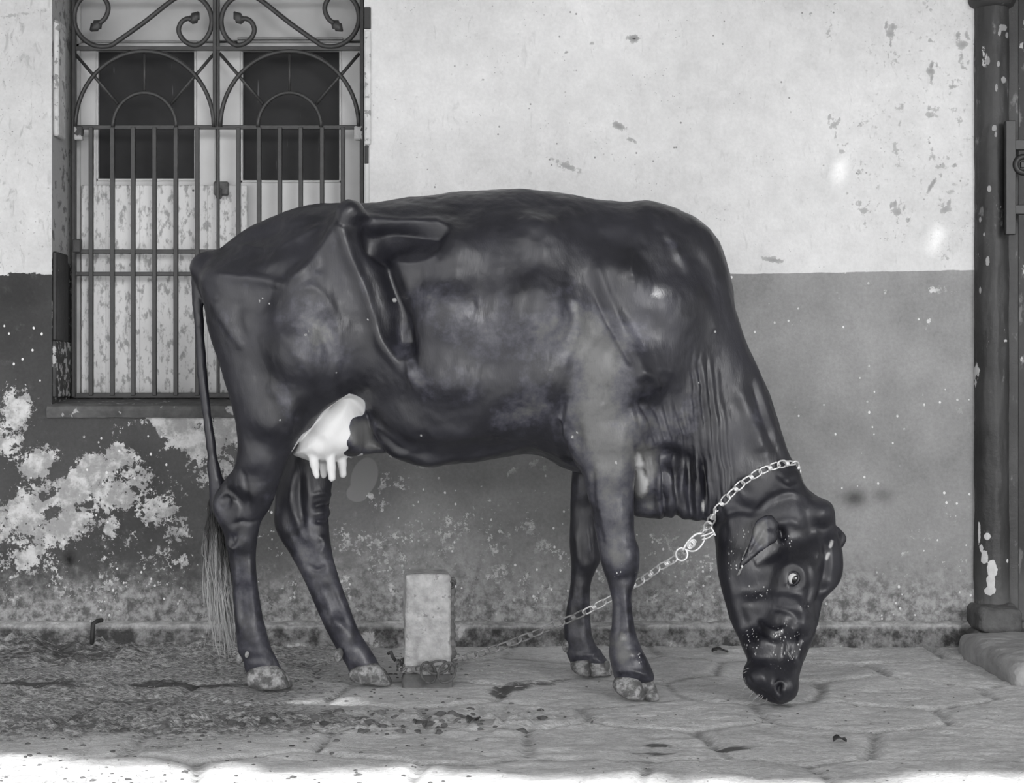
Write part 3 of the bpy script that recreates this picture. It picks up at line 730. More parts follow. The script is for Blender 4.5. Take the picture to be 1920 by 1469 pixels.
P = np.stack([cx+Rr*np.cos(T), 4.80+Rr*np.sin(T), Z], -1).reshape(-1, 3); I = np.arange(nseg*nz).reshape(nseg, nz); I2 = np.roll(I, -1, 0)
cpx = 960+P[:, 0]/P[:, 1]*FPX; cpy = 734.5-(P[:, 2]-CAMZ)/P[:, 1]*FPX
cpeel = blobs(cpx, cpy, [(1846,1046,7,14,1),(1860,1068,10,18,1.1),(1858,1090,9,16,1),(1856,1108,11,9,1.1),(1851,1007,7,8,1),(1836,1000,2.5,26,.9),(1840,1028,4,9,.9),(1881,52,9,9,.75),(1874,62,4,9,.7),(1888,66,4,9,.7),(1852,114,5,10,.9),
    (1872,120,4,8,.7),(1882,150,6,8,.8),(1868,164,4,10,.7),(1864,240,6,7,.85),(1867,252,3,8,.8),(1855,354,4,7,.95),(1838,412,2.5,6,.9),(1838,545,2.5,9,.9),(1852,490,5,12,.7),(1876,388,2,3,.9),(1889,1052,2,5,.8),(1845,440,3,6,.7)])*(P[:, 1] < 4.80)
link_mesh('shaft', to_mesh('shaft', P, np.stack([I[:, :-1], I2[:, :-1], I2[:, 1:], I[:, 1:]], -1).reshape(-1, 4), dict(peel=cpeel)), mat_dark_paint('column_paint_peeling', .030, .45, True), colr)
mb = MB(); prof = [(1.950,.052),(1.958,.066),(1.972,.072),(1.99,.072),(2.0,.060),(2.02,.060),(2.08,.075),(2.3,.075),(2.73,.075)]
for z, r in prof:
    for k in range(40): mb.v.append((cx+r*math.cos(2*PI*k/40), 4.80+r*math.sin(2*PI*k/40), z))
for i in range(len(prof)-1):
    for k in range(40): mb.f.append([i*40+k, i*40+(k+1) % 40, i*40+40+(k+1) % 40, i*40+40+k])
mb.build('capital', COLP, colr, True)
ST = simple('soiled_foot_stone', .11, .9, .45, 22, .8, dist=.01)
link_mesh('foot_stone', rough_block(at(1828,0,4.7).x, at(1915,0,4.7).x, 4.66, 4.86, .055, .135, .022, .012, 14, 5, .006), ST, colr)
link_mesh('foot_stone', rough_block(at(1822,0,4.7).x, at(1935,0,4.7).x, 4.68, 4.88, -.02, .062, .02, .012, 12, 8, .006), simple('plinth_stone', .10, .9, .5, 16, .8, dist=.01), colr)
step = link_mesh('door_step', rough_block(at(1838,0,4.45).x, 2.5, 4.17, 4.70, -.03, .062, .035, .016, 7, 3, .008), simple('worn_step_stone', .33, .85, .3, 14, .8, dist=.01))
tag(step, 'pale worn stone step in front of the dark doorway', 'step')
dr = empty('door_1', (1.62, 4.96, 0), kind='structure')
MB().box(DX, 2.45, 4.90, 5.03, -.03, .058, .004).build('threshold', simple('door_sill_stone', .16, .9), dr)
MB().box(DX-.02, DX+.03, YW-.004, 5.0, 0, 2.72, .004).build('door_frame', COLP, dr)
dp = MB(); 
for i in range(6): dp.box(DX+.03+i*.16, DX+.186+i*.16, 4.95, 4.98, .05, 2.70, .004)
dp.build('door_panel', mat_dark_paint('dark_door_paint', .022), dr)
tag(MB().box(2.4, 6, YW, 5.0, 0, 2.72, .004).build('wall_right', simple('far_wall_plaster', .5)), kind='structure')
gt = empty('gate_bolt', (at(1896, 330, 4.70).x, 4.72, 1.4), label='dark iron strap and ring fastened on the doorway beside the column', cat='gate fitting')
GI = simple('gate_iron', .026, .4, .2, 20, .2)
pbox(1886, 1905, 226, 440, 4.715, 4.735, .002).build('strap', GI, gt)
for y0, y1 in ((262, 281), (384, 402)): pbox(1903, 1990, y0, y1, 4.72, 4.738, .002).build('arm', GI, gt)
c = at(1919, 309, 4.715); MB().tube([c+Vector((.024*math.cos(a), 0, .024*math.sin(a))) for a in np.linspace(0, 2*PI, 24, endpoint=False)], .009, 8, True).build('ring', GI, gt, True)
pbox(1914, 1990, 303, 315, 4.725, 4.735, .002).build('bolt', GI, gt)
pbox(1893, 1901, 236, 430, 4.733, 4.81, .002).build('mounting_plate', GI, gt)

# ------------------------------------------------------------------ the cow
YC = 4.15
def cow_field():
    f = Field((-0.88, 3.70, -0.01), (0.92, 4.46, 1.34), 0.0045)
    torso = [(363,508),(374,492),(392,474),(415,467),(437,449),(480,421),(530,400),(570,389),(600,384),(645,383),(690,382),(740,376),
             (800,368),(860,362),(920,358),(975,354),(1010,357),(1060,363),(1120,374),(1180,381),(1230,388),(1270,402),(1310,424),
             (1338,455),(1353,495),(1362,540),(1355,600),(1335,700),(1300,790),(1250,850),(1180,880),(1100,887),(1060,878),(1010,853),
             (960,853),(880,861),(820,866),(780,864),(750,852),(715,815),(690,780),(640,735),(560,740),(480,720),(425,660),(398,600),(376,550)]
    f.inflate(torso, [
        (380,500,.075,.06,YC),(430,500,.12,.09,YC),(500,440,.13,.10,YC),(560,500,.20,.14,YC),(480,600,.17,.12,YC),(560,640,.20,.14,YC),
        (600,410,.17,.10,YC),(660,470,.245,.13,YC),(740,440,.20,.12,YC),(760,520,.235,.20,YC),(720,640,.225,.18,YC),(760,780,.20,.16,YC),
        (850,480,.262,.22,YC),(850,600,.285,.24,YC),(850,700,.270,.22,YC),(860,800,.23,.18,YC),(860,380,.19,.18,YC),
        (1000,450,.245,.22,YC),(1000,590,.282,.25,YC),(1000,700,.262,.22,YC),(1000,800,.21,.18,YC),(1010,380,.17,.17,YC),
        (1140,420,.165,.17,YC),(1140,540,.222,.22,YC),(1140,720,.235,.20,YC),(1150,840,.17,.12,YC),
        (1250,430,.13,.14,YC),(1260,600,.18,.16,YC),(1320,480,.10,.10,YC),(1330,600,.125,.11,YC),(1260,780,.15,.12,YC)], k=.0)
    # near hind leg
    f.inflate([(377,520),(384,570),(400,640),(420,705),(440,775),(447,830),(440,872),(418,905),(401,935),(399,955),(406,975),(420,1000),
               (428,1040),(435,1090),(440,1150),(444,1200),(446,1222),(456,1240),(463,1262),(500,1268),(528,1262),(523,1246),(508,1215),(496,1170),
               (487,1120),(481,1070),(480,1030),(488,985),(502,960),(515,930),(528,890),(545,852),(575,808),(612,768),(650,738),(688,690),
               (702,620),(690,540),(640,470),(560,450),(470,470),(410,490)], [
        (600,560,.10,.13,3.99),(480,540,.09,.10,4.03),(560,660,.115,.13,3.995),(640,640,.08,.10,4.0),(470,700,.085,.08,4.03),(520,780,.085,.08,4.02),
        (485,850,.060,.062,4.04),(470,910,.046,.050,4.05),(440,950,.036,.034,4.07),(425,935,.024,.022,4.07),(450,1000,.035,.036,4.075),(458,1060,.027,.033,4.08),
        (464,1130,.025,.031,4.09),(472,1190,.031,.036,4.09),(480,1230,.033,.036,4.095),(495,1262,.032,.036,4.10)], k=.06)
    # far hind leg
    f.inflate([(545,800),(530,870),(520,910),(515,950),(514,978),(522,1003),(540,1033),(560,1068),(578,1105),(595,1145),(610,1180),(625,1207),
               (640,1232),(652,1252),(658,1262),(690,1262),(715,1256),(707,1240),(692,1215),(673,1185),(660,1150),(645,1110),(632,1070),(622,1030),
               (617,990),(617,950),(624,900),(635,850),(655,800),(640,700),(560,700)], [
        (600,720,.08,.10,4.27),(590,800,.08,.07,4.26),(580,870,.062,.058,4.25),(568,930,.046,.052,4.235),(545,970,.034,.034,4.23),(575,1020,.036,.040,4.22),
        (595,1070,.028,.032,4.205),(618,1130,.026,.032,4.19),(640,1185,.031,.036,4.175),(668,1230,.033,.036,4.165),(685,1255,.032,.036,4.16)], k=.05)
    # far front leg
    f.inflate([(1075,800),(1072,880),(1070,950),(1068,1020),(1071,1060),(1069,1100),(1063,1140),(1058,1180),(1060,1215),(1068,1240),(1076,1250),
               (1110,1252),(1140,1249),(1136,1234),(1120,1214),(1110,1190),(1107,1150),(1107,1100),(1117,1072),(1127,1050),(1127,1020),(1122,975),
               (1128,900),(1150,820)], [
        (1110,820,.07,.06,4.26),(1100,900,.042,.038,4.28),(1098,970,.034,.036,4.285),(1098,1040,.036,.038,4.285),(1090,1100,.027,.026,4.285),
        (1083,1160,.025,.032,4.285),(1088,1205,.032,.036,4.285),(1100,1240,.034,.04,4.285)], k=.04)
    # near foreleg and shoulder
    f.inflate([(1062,700),(1058,760),(1062,810),(1072,855),(1090,890),(1100,925),(1111,970),(1120,1015),(1128,1060),(1140,1095),(1148,1130),(1147,1165),
               (1143,1200),(1142,1232),(1148,1258),(1156,1276),(1190,1282),(1226,1276),(1216,1243),(1202,1215),(1191,1180),(1185,1140),(1185,1112),(1195,1082),
               (1200,1050),(1198,1028),(1190,1008),(1188,960),(1188,900),(1196,850),(1215,800),(1232,740),(1262,690),(1290,600),(1280,500),(1240,440),(1190,440),(1150,520),(1090,620)], [
        (1220,500,.06,.08,4.06),(1210,600,.085,.09,4.03),(1180,700,.095,.09,4.00),(1110,740,.075,.07,4.00),(1140,810,.07,.065,3.99),(1145,880,.052,.052,3.985),
        (1150,950,.044,.044,3.985),(1158,1010,.037,.042,3.985),(1164,1050,.040,.042,3.983),(1165,1110,.028,.026,3.985),(1167,1160,.026,.028,3.985),
        (1172,1205,.033,.036,3.98),(1182,1245,.036,.038,3.975),(1192,1272,.034,.038,3.97)], k=.045)
    # neck
    f.inflate([(1200,390),(1250,394),(1300,418),(1338,455),(1353,492),(1366,540),(1382,590),(1398,640),(1420,690),(1444,745),(1462,800),(1478,850),
               (1497,880),(1510,915),(1530,942),(1545,975),(1500,1030),(1420,1040),(1360,1010),(1330,960),(1300,900),(1260,840),(1210,780),(1180,690),(1170,560),(1180,450)], [
        (1240,450,.12,.12,YC),(1250,600,.17,.13,YC),(1340,520,.085,.09,YC),(1270,740,.13,.11,YC),(1350,640,.10,.10,4.14),(1400,750,.085,.09,4.13),
        (1330,820,.10,.09,4.13),(1440,850,.082,.08,4.11),(1390,900,.085,.08,4.11),(1480,930,.085,.07,4.09),(1400,980,.09,.07,4.08)], k=.05)
    # brisket and dewlap
    f.inflate([(1180,800),(1176,880),(1180,935),(1188,966),(1212,971),(1240,972),(1262,966),(1278,972),(1300,976),(1322,973),(1338,958),(1352,968),(1378,960),
               (1385,900),(1370,800),(1330,700),(1270,690),(1210,720)], [
        (1220,800,.10,.08,4.11),(1215,900,.085,.06,4.10),(1215,955,.05,.035,4.10),(1290,800,.065,.06,4.11),(1290,900,.045,.04,4.10),(1300,960,.028,.022,4.09),
        (1350,900,.045,.04,4.10),(1360,950,.04,.03,4.09)], k=.045)
    # head, swung a little towards the street so that the muzzle reaches the ground
    f.inflate([(1470,915),(1500,922),(1530,935),(1550,939),(1562,952),(1566,985),(1573,1010),(1579,1040),(1579,1068),(1572,1092),(1558,1110),(1544,1126),(1536,1155),
               (1527,1190),(1515,1220),(1503,1250),(1497,1275),(1495,1296),(1486,1311),(1466,1320),(1446,1318),(1425,1308),(1408,1293),(1396,1272),(1396,1254),
               (1402,1240),(1395,1222),(1384,1195),(1370,1165),(1359,1125),(1352,1090),(1344,1050),(1342,1012),(1348,985),(1375,960),(1420,935)], [
        (1530,970,.06,.045,4.08),(1470,970,.085,.07,4.07),(1400,1000,.075,.06,4.08),(1550,1060,.07,.05,4.05),(1490,1070,.095,.07,4.03),(1400,1080,.075,.06,4.05),
        (1540,1130,.055,.045,4.0),(1480,1150,.075,.06,3.98),(1400,1150,.055,.045,4.0),(1500,1210,.055,.045,3.93),(1430,1210,.055,.045,3.93),
        (1480,1270,.05,.04,3.885),(1420,1270,.05,.04,3.885),(1465,1305,.045,.035,3.875)], k=.035)
    # forehead boss and brow, eye socket, cheek, muzzle pads
    f.ell(at(1488,1086,3.955), (.040,.026,.040), .03)
    f.ell(at(1538,1050,4.03), (.035,.055,.06), .03)
    f.ell(at(1536,962,4.02), (.030,.035,.030), .03)
    f.ell(at(1405,1060,4.02), (.055,.045,.075), .05, rot=.25)
    f.ell(at(1470,1286,3.85), (.033,.028,.028), .02)
    f.ell(at(1420,1270,3.86), (.030,.035,.028), .025)
    # ears
    f.inflate([(1446,966),(1458,984),(1461,1002),(1454,1018),(1432,1032),(1408,1051),(1386,1070),(1388,1053),(1402,1030),(1408,1008),(1412,988),(1425,971)], [
        (1448,985,.016,.020,3.955),(1436,1000,.010,.016,3.935),(1412,1028,.007,.012,3.922),(1392,1058,.005,.008,3.915)], k=.014)
    f.inflate([(1545,985),(1565,984),(1580,996),(1588,1010),(1582,1024),(1574,1030),(1555,1020)], [
        (1550,1000,.02,.014,4.13),(1585,1012,.007,.010,4.15)], k=.018)
    # hip, pin and shoulder bones, both sides
    for sg, dy in ((-1, 0), (1, 0)):
        f.ell(at(657,398,YC-.215)*1.0 if sg < 0 else Vector((at(657,398,YC-.215).x, YC+.215, at(657,398,YC-.215).z)), (.034,.040,.032), .055)
        pb = at(386,500,YC-.07); f.ell((pb.x, YC+sg*.07, pb.z), (.040,.035,.035), .04)
    # udder and teats
    f.inflate([(556,842),(575,800),(602,765),(645,738),(672,742),(690,775),(706,815),(724,846),(700,851),(660,856),(640,862),(620,869),(590,866),(562,858),(550,852)], [
        (620,790,.11,.07,4.13),(600,840,.12,.055,4.12),(660,830,.10,.05,4.13),(700,835,.05,.03,4.14)], k=.012)
    for (a, b, d, r) in (((586,852),(594,892),4.035,.0098), ((606,856),(607,892),4.11,.0094), ((620,858),(622,897),4.045,.0102), ((640,850),(643,890),4.10,.0100)):
        f.caps([at(*a, d), at((a[0]+b[0])/2, (a[1]+b[1])/2, d), at(*b, d)], [r*1.15, r*1.02, r*.90], .008)
    # belly fold and navel
    f.inflate([(700,790),(740,800),(800,830),(880,845),(960,840),(900,862),(850,868),(815,878),(790,876),(760,866),(735,852),(712,822)], [
        (760,840,.05,.03,4.08),(820,862,.05,.02,4.09),(900,852,.06,.02,4.12)], k=.03)
    # tail
    f.caps([at(378,500,YC), at(371,530,YC), at(371,570,YC-.01), at(374,620,YC-.02), at(379,700,YC-.03), at(387,770,YC-.03), at(396,840,YC-.03), at(403,890,YC-.03), at(406,930,YC-.03), at(403,965,YC-.03)],
           [.030, .019, .0145, .0130, .0125, .0120, .0115, .0125, .0150, .0110], .003)
    f.caps([at(398,873,YC-.03), at(410,915,YC-.03), at(405,960,YC-.03)], [.008, .015, .010], .02)
    return f

def soft_in(px, py, pts, w):
    """1 inside the outline, falling to 0 over w outside/inside"""
    P = list(pts)+[pts[0]]
    D, _, _ = dist_poly(px, py, P, 4)
    ins = in_poly(px, py, P[:-1], 4)
    return sstep(-w, w, np.where(ins, D, -D))
def sculpt_cow(V, Q):
    N = vnormals(V, Q)
    near = V[:, 1] < YC
    Vm = V.copy(); Vm[~near, 1] = 2*YC-Vm[~near, 1]
    px, py = proj(Vm)
    face = np.clip((np.where(near, -N[:, 1], N[:, 1])+.15)/.4, 0, 1)
    disp = np.zeros(len(V))
    front_only = near.astype(float)
    def st(pts, w, h, both=True, yr=None, taper=True, sub=5):
        x0 = min(p[0] for p in pts)-3*w; x1 = max(p[0] for p in pts)+3*w; y0 = min(p[1] for p in pts)-3*w; y1 = max(p[1] for p in pts)+3*w
        m = (px > x0) & (px < x1) & (py > y0) & (py < y1)
        if not both: m &= near
        if yr: m &= (V[:, 1] > yr[0]) & (V[:, 1] < yr[1])
        i = np.nonzero(m)[0]
        if not len(i): return
        D, S, T = dist_poly(px[i], py[i], pts, sub)
        a = np.exp(-(D/w)**2)
        if taper: a *= np.minimum(1, np.minimum(T, 1-T)*5+.25)
        disp[i] += a*h*face[i]*.001
    def blob(x, y, rx, ry, h, both=True, rot=0, yr=None):
        m = np.ones(len(V), bool) if both else near.copy()
        if yr: m &= (V[:, 1] > yr[0]) & (V[:, 1] < yr[1])
        c, s_ = math.cos(rot), math.sin(rot)
        dx, dy = px-x, py-y; u = (dx*c+dy*s_)/rx; v = (-dx*s_+dy*c)/ry
        disp[:] += np.where(m, np.exp(-(u*u+v*v)*1.2), 0)*h*face*.001
    B = (YC-.4, YC-.09)       # outer skin of trunk and near limbs
    # hip: bone ridge down into the flank fold, the hollow behind it
    st([(652,392),(643,430),(655,480),(680,535),(698,590),(712,635),(740,672),(770,705)], 13, 15)
    st([(688,425),(708,470),(730,520),(746,575),(755,630),(764,675)], 18, -44)
    st([(752,600),(757,650),(768,690),(780,735)], 7, 9)
    st([(672,404),(710,413),(760,417),(805,415),(835,419)], 8, 9)
    disp -= .036*face*sstep(419, 431, py)*(1-sstep(431, 505, py))*sstep(682, 704, px)*sstep(856, 815, px)
    st([(700,462),(722,480),(752,492),(792,490),(820,470),(836,440)], 7, 4)
    # croup
    st([(640,412),(612,452),(578,498),(538,533)], 12, 12); st([(538,538),(500,527),(445,520),(385,512)], 11, 10)
    blob(560, 450, 60, 30, -9); blob(480, 475, 60, 22, -9, rot=-.3); blob(610, 540, 45, 60, -7)
    st([(455,452),(520,432),(590,415)], 7, -5); st([(440,458),(500,462),(560,440),(610,418)], 5, 4)
    # thigh
    blob(575, 610, 62, 62, 9); blob(600, 680, 40, 60, 8)
    st([(540,545),(590,540),(622,575),(635,625),(632,680),(618,715)], 9, 3.2); st([(517,560),(520,610),(545,650),(575,690),(590,720)], 10, 5)
    st([(395,550),(412,585),(430,615),(448,640),(458,658)], 10, 7); st([(450,560),(445,600),(460,640)], 10, -5)
    blob(490, 620, 30, 70, -6); blob(680, 640, 32, 90, -7); blob(470, 720, 25, 60, 5); blob(550, 750, 30, 30, 7)
    st([(500,720),(530,750),(545,790),(540,830)], 12, 6); st([(545,835),(570,800),(605,765),(640,742),(668,738)], 8, 5)
    # belly side and barrel
    blob(880, 610, 120, 70, 4); blob(820, 560, 50, 40, 3); blob(920, 560, 25, 35, 2, rot=.5); blob(1000, 640, 110, 60, 4)
    blob(850, 730, 80, 40, 5, rot=.15); blob(960, 750, 50, 35, 4); blob(930, 690, 90, 26, -4); blob(760, 790, 30, 40, 8)
    for k in range(7):                                 # ribs, barely showing
        x = 830+k*40; st([(x+32,440),(x+20,540),(x+2,640),(x-22,735)], 10, 2.0)
    st([(690,790),(715,830),(740,852),(780,850)], 8, 6); blob(790, 835, 40, 14, -6); blob(850, 815, 60, 18, 8); blob(905, 835, 50, 16, -8)
    st([(700,800),(760,848),(820,850)], 6, -4)
    # shoulder blade, shoulder and upper arm
    st([(1108,470),(1125,520),(1150,580),(1180,640),(1203,690),(1222,715)], 12, 8); st([(1112,545),(1137,600),(1167,655),(1186,688)], 5, -5)
    st([(1254,455),(1280,500),(1300,545),(1330,595),(1345,640)], 15, 9); st([(1243,440),(1262,480),(1288,530)], 10, -6); st([(1300,470),(1325,510),(1335,560)], 12, -5)
    st([(1190,465),(1184,500),(1186,525)], 8, 6); blob(1215, 498, 24, 20, -4, rot=.2); blob(1236, 560, 52, 52, 12); blob(1195, 700, 22, 22, 7)
    st([(1190,715),(1205,700),(1228,712),(1232,735)], 9, 7); blob(1212, 762, 26, 20, -20); st([(1225,690),(1262,700),(1270,740)], 9, 4)
    st([(1075,720),(1066,770),(1064,815),(1078,862)], 7, 7, yr=B); st([(1058,740),(1050,790),(1060,850),(1085,888)], 8, -11, yr=B)
    blob(1120, 690, 40, 50, 8); blob(1105, 770, 28, 40, 7); blob(1085, 620, 22, 60, 5); st([(1062,640),(1075,600),(1060,560)], 10, -5)
    st([(1045,780),(1060,800),(1062,822)], 4, 8, yr=B); st([(1010,845),(1045,868),(1085,885)], 8, 6, yr=B); st([(1000,740),(1030,790),(1050,840)], 14, 6)
    blob(1085, 820, 12, 30, -6, yr=B); st([(1140,720),(1130,760)], 5, -4, yr=B)
    # near fore leg: muscle, tendon, knee, shank
    F_ = (3.9, 4.06)
    st([(1112,860),(1112,920),(1122,975),(1133,1030)], 6, -4, False, F_); st([(1125,880),(1120,940),(1135,1010)], 7, 3, False, F_)
    blob(1160, 880, 22, 40, 5, False, yr=F_); blob(1165, 980, 18, 40, 3, False, yr=F_); blob(1178, 1040, 15, 26, 6, False, yr=F_); blob(1170, 1085, 12, 10, -5, False, yr=F_)
    st([(1160,1100),(1162,1150),(1160,1200)], 5, -3, False, F_); st([(1172,1110),(1174,1160),(1180,1200)], 5, 3.5, False, F_); blob(1185, 1228, 12, 10, 5, False, yr=F_); st([(1150,1262),(1180,1258),(1218,1268)], 5, 4, False, F_)
    # near hind leg: hock, achilles groove, cannon
    H_ = (3.95, 4.12)
    st([(455,880),(462,915),(466,955)], 5, -6, False, H_); st([(430,965),(440,940),(448,955),(447,985)], 6, 6, False, H_); blob(432, 950, 9, 13, -5, False, yr=H_)
    st([(410,935),(425,925),(440,938),(437,965)], 4, 4, False, H_)
    st([(437,985),(452,978),(470,980),(490,975)], 4, -4, False, H_); st([(433,1000),(436,1020),(444,1000)], 5, -8, False, H_); st([(425,1020),(440,1032)], 5, 4, False, H_)
    st([(452,1060),(452,1120),(458,1170)], 6, -5, False, H_); st([(468,1040),(470,1100),(478,1160)], 6, 4, False, H_); st([(500,1215),(515,1235),(522,1250)], 4, 4, False, H_)
    st([(443,1060),(443,1120),(450,1190)], 4, 3, False, H_); blob(480, 1235, 20, 8, -4, False, yr=H_)
    # far hind leg: ligaments over the hock
    G_ = (4.14, 4.30)
    def stf(pts, w, h):                                # far legs are seen directly, not mirrored
        qx, qy = proj(V); i = np.nonzero((V[:, 1] > G_[0]) & (V[:, 1] < G_[1]+.08) & (N[:, 1] < .2) & (np.abs(qx-pts[0][0]) < 160) & (np.abs(qy-pts[0][1]) < 260))[0]
        D, S, T = dist_poly(qx[i], qy[i], pts, 5); disp[i] += np.exp(-(D/w)**2)*h*.001*np.minimum(1, np.minimum(T, 1-T)*5+.3)
    stf([(548,890),(545,940),(560,985),(575,1020)], 8, 6); stf([(575,880),(580,940),(580,990),(590,1030)], 8, 6); stf([(562,890),(562,940),(570,980)], 6, -6)
    stf([(585,930),(605,925),(622,930)], 5, 4); stf([(588,950),(606,946),(624,948)], 4, -6); stf([(585,965),(605,962),(622,962)], 5, 4); stf([(590,978),(608,978),(622,976)], 4, -7)
    stf([(597,1005),(608,1020),(598,1040)], 6, 5); stf([(575,1060),(595,1070),(612,1062)], 5, -4); stf([(600,1090),(618,1140),(640,1185)], 6, 4); stf([(612,1080),(632,1130),(655,1180)], 5, -3)
    stf([(1080,1000),(1085,1040),(1100,1070)], 7, 4); stf([(1098,960),(1100,1000),(1106,1040)], 5, 3); stf([(1075,1230),(1110,1228),(1130,1218)], 4, 3); stf([(1090,1090),(1088,1150)], 5, 3)
    # neck folds and dewlap folds
    wrp = fbm(px, py, scale=1/70., octv=3, seed=4)*14
    m1 = soft_in(px, py, [(1300,660),(1290,760),(1255,800),(1275,880),(1330,965),(1350,955),(1372,890),(1352,780),(1335,690)], 22)
    q = (px+wrp*.8-(py-800)*.10)/12.0*2*PI/1.15
    amp = .5+.5*np.clip(fbm(px, py, scale=1/45., octv=2, seed=9)+.3, 0, 1)
    disp += front_only*m1*face*(np.abs(np.sin(q/2))-.5)*.0062*amp*1.6
    m2 = soft_in(px, py, [(1190,760),(1200,850),(1215,900),(1230,850),(1275,835),(1290,780),(1240,740)], 16)
    disp += front_only*m2*face*(np.abs(np.sin((px+wrp*.7+(py-800)*-.25)/20*PI))-.5)*.006
    m3 = soft_in(px, py, [(1235,870),(1235,968),(1300,972),(1345,960),(1330,880),(1280,850)], 14)
    disp += front_only*m3*face*(np.abs(np.sin((px+wrp)/24*PI))-.5)*.015
    st([(1200,838),(1230,832),(1262,830),(1290,855)], 10, 8, False); blob(1262, 860, 34, 24, -34, False, rot=.25)
    blob(1204, 905, 14, 30, 8, False); st([(1192,835),(1200,852),(1212,878)], 4, -6, False); st([(1188,880),(1200,882),(1212,888)], 4, -6, False)
    st([(1236,880),(1234,930),(1243,968)], 6, 8, False); st([(1250,885),(1246,940)], 5, -8, False); st([(1278,860),(1272,930),(1264,965)], 6, 8, False); st([(1305,840),(1308,910),(1306,965)], 6, 8, False)
    st([(1320,850),(1322,915),(1330,955)], 6, -8, False)
    # neck
    st([(1375,720),(1400,770),(1420,820),(1430,850)], 16, 8, False); st([(1415,690),(1435,760),(1460,830),(1475,868)], 8, 5, False); st([(1405,700),(1425,770),(1448,840)], 8, -5, False)
    st([(1320,1000),(1370,960),(1420,962)], 8, -8, False); st([(1380,900),(1400,930),(1430,950)], 14, -8, False); st([(1355,900),(1362,950),(1372,1000)], 7, 4, False)
    st([(1460,890),(1475,905),(1490,898)], 4, -3, False); st([(1458,898),(1478,914),(1496,906)], 3, 3, False); st([(1415,958),(1450,935),(1482,925),(1510,935)], 7, 6, False)
    # head
    Hd = (3.7, 4.2)
    def hs(pts, w, h):
        qx, qy = proj(V); i = np.nonzero((V[:, 1] < 4.12) & (N[:, 1] < .15) & (qx > 1330) & (qy > 930))[0]
        D, S, T = dist_poly(qx[i], qy[i], pts, 5); disp[i] += np.exp(-(D/w)**2)*h*.001*np.minimum(1, np.minimum(T, 1-T)*6+.4)
    hs([(1468,1065),(1488,1058),(1506,1070),(1511,1090),(1504,1106)], 5, 2.2); hs([(1469,1072),(1474,1096),(1488,1106),(1502,1104)], 4, 1.8)
    hs([(1487,1084),(1489,1086),(1491,1087)], 15, -19)
    hs([(1515,1060),(1520,1100),(1512,1140)], 7, -6); hs([(1545,1010),(1550,1060),(1540,1110),(1533,1135)], 7, -9); hs([(1528,985),(1532,1030),(1530,1070)], 7, 4)
    hs([(1462,992),(1468,1002),(1466,1012)], 6, -20); hs([(1455,985),(1480,978),(1500,985)], 8, 5)
    hs([(1415,1060),(1440,1045),(1465,1030)], 12, -7); hs([(1420,978),(1414,1005),(1400,1040)], 3, 2.5); hs([(1440,985),(1425,1010),(1405,1040)], 6, -5)
    hs([(1455,1120),(1490,1125),(1510,1150)], 8, 5); hs([(1448,1140),(1485,1150),(1500,1170)], 6, -5)
    hs([(1425,1166),(1440,1180),(1456,1186),(1470,1178)], 5, 7); hs([(1420,1178),(1440,1192),(1455,1200)], 6, -6)
    hs([(1470,1160),(1468,1200),(1462,1235)], 6, 5); hs([(1487,1170),(1490,1210),(1480,1240)], 6, -5); hs([(1378,1120),(1400,1175),(1420,1215)], 8, -5); hs([(1365,1080),(1380,1130),(1395,1180)], 8, 4)
    hs([(1440,1290),(1430,1270),(1428,1250)], 8, 4); hs([(1505,1170),(1502,1200),(1498,1235)], 6, 4)
    hs([(1454,1300),(1455,1286),(1462,1279),(1470,1284)], 4, 6); hs([(1462,1300),(1459,1290),(1466,1284)], 3.5, -13); hs([(1470,1290),(1467,1304),(1460,1314)], 6, 6)
    hs([(1398,1262),(1412,1284),(1432,1302),(1456,1316)], 3.5, -4)
    # soft unevenness of skin over muscle
    disp += fbm(V[:, 0], V[:, 1], V[:, 2], 14, 3, 3)*.0035*np.where(px > 1350, .4, 1)*np.where(py > 900, .5, 1)
    disp += fbm(V[:, 0]*2.2, V[:, 1]*2.2, V[:, 2], 22, 2, 8)*.0013
    return V+N*disp[:, None]

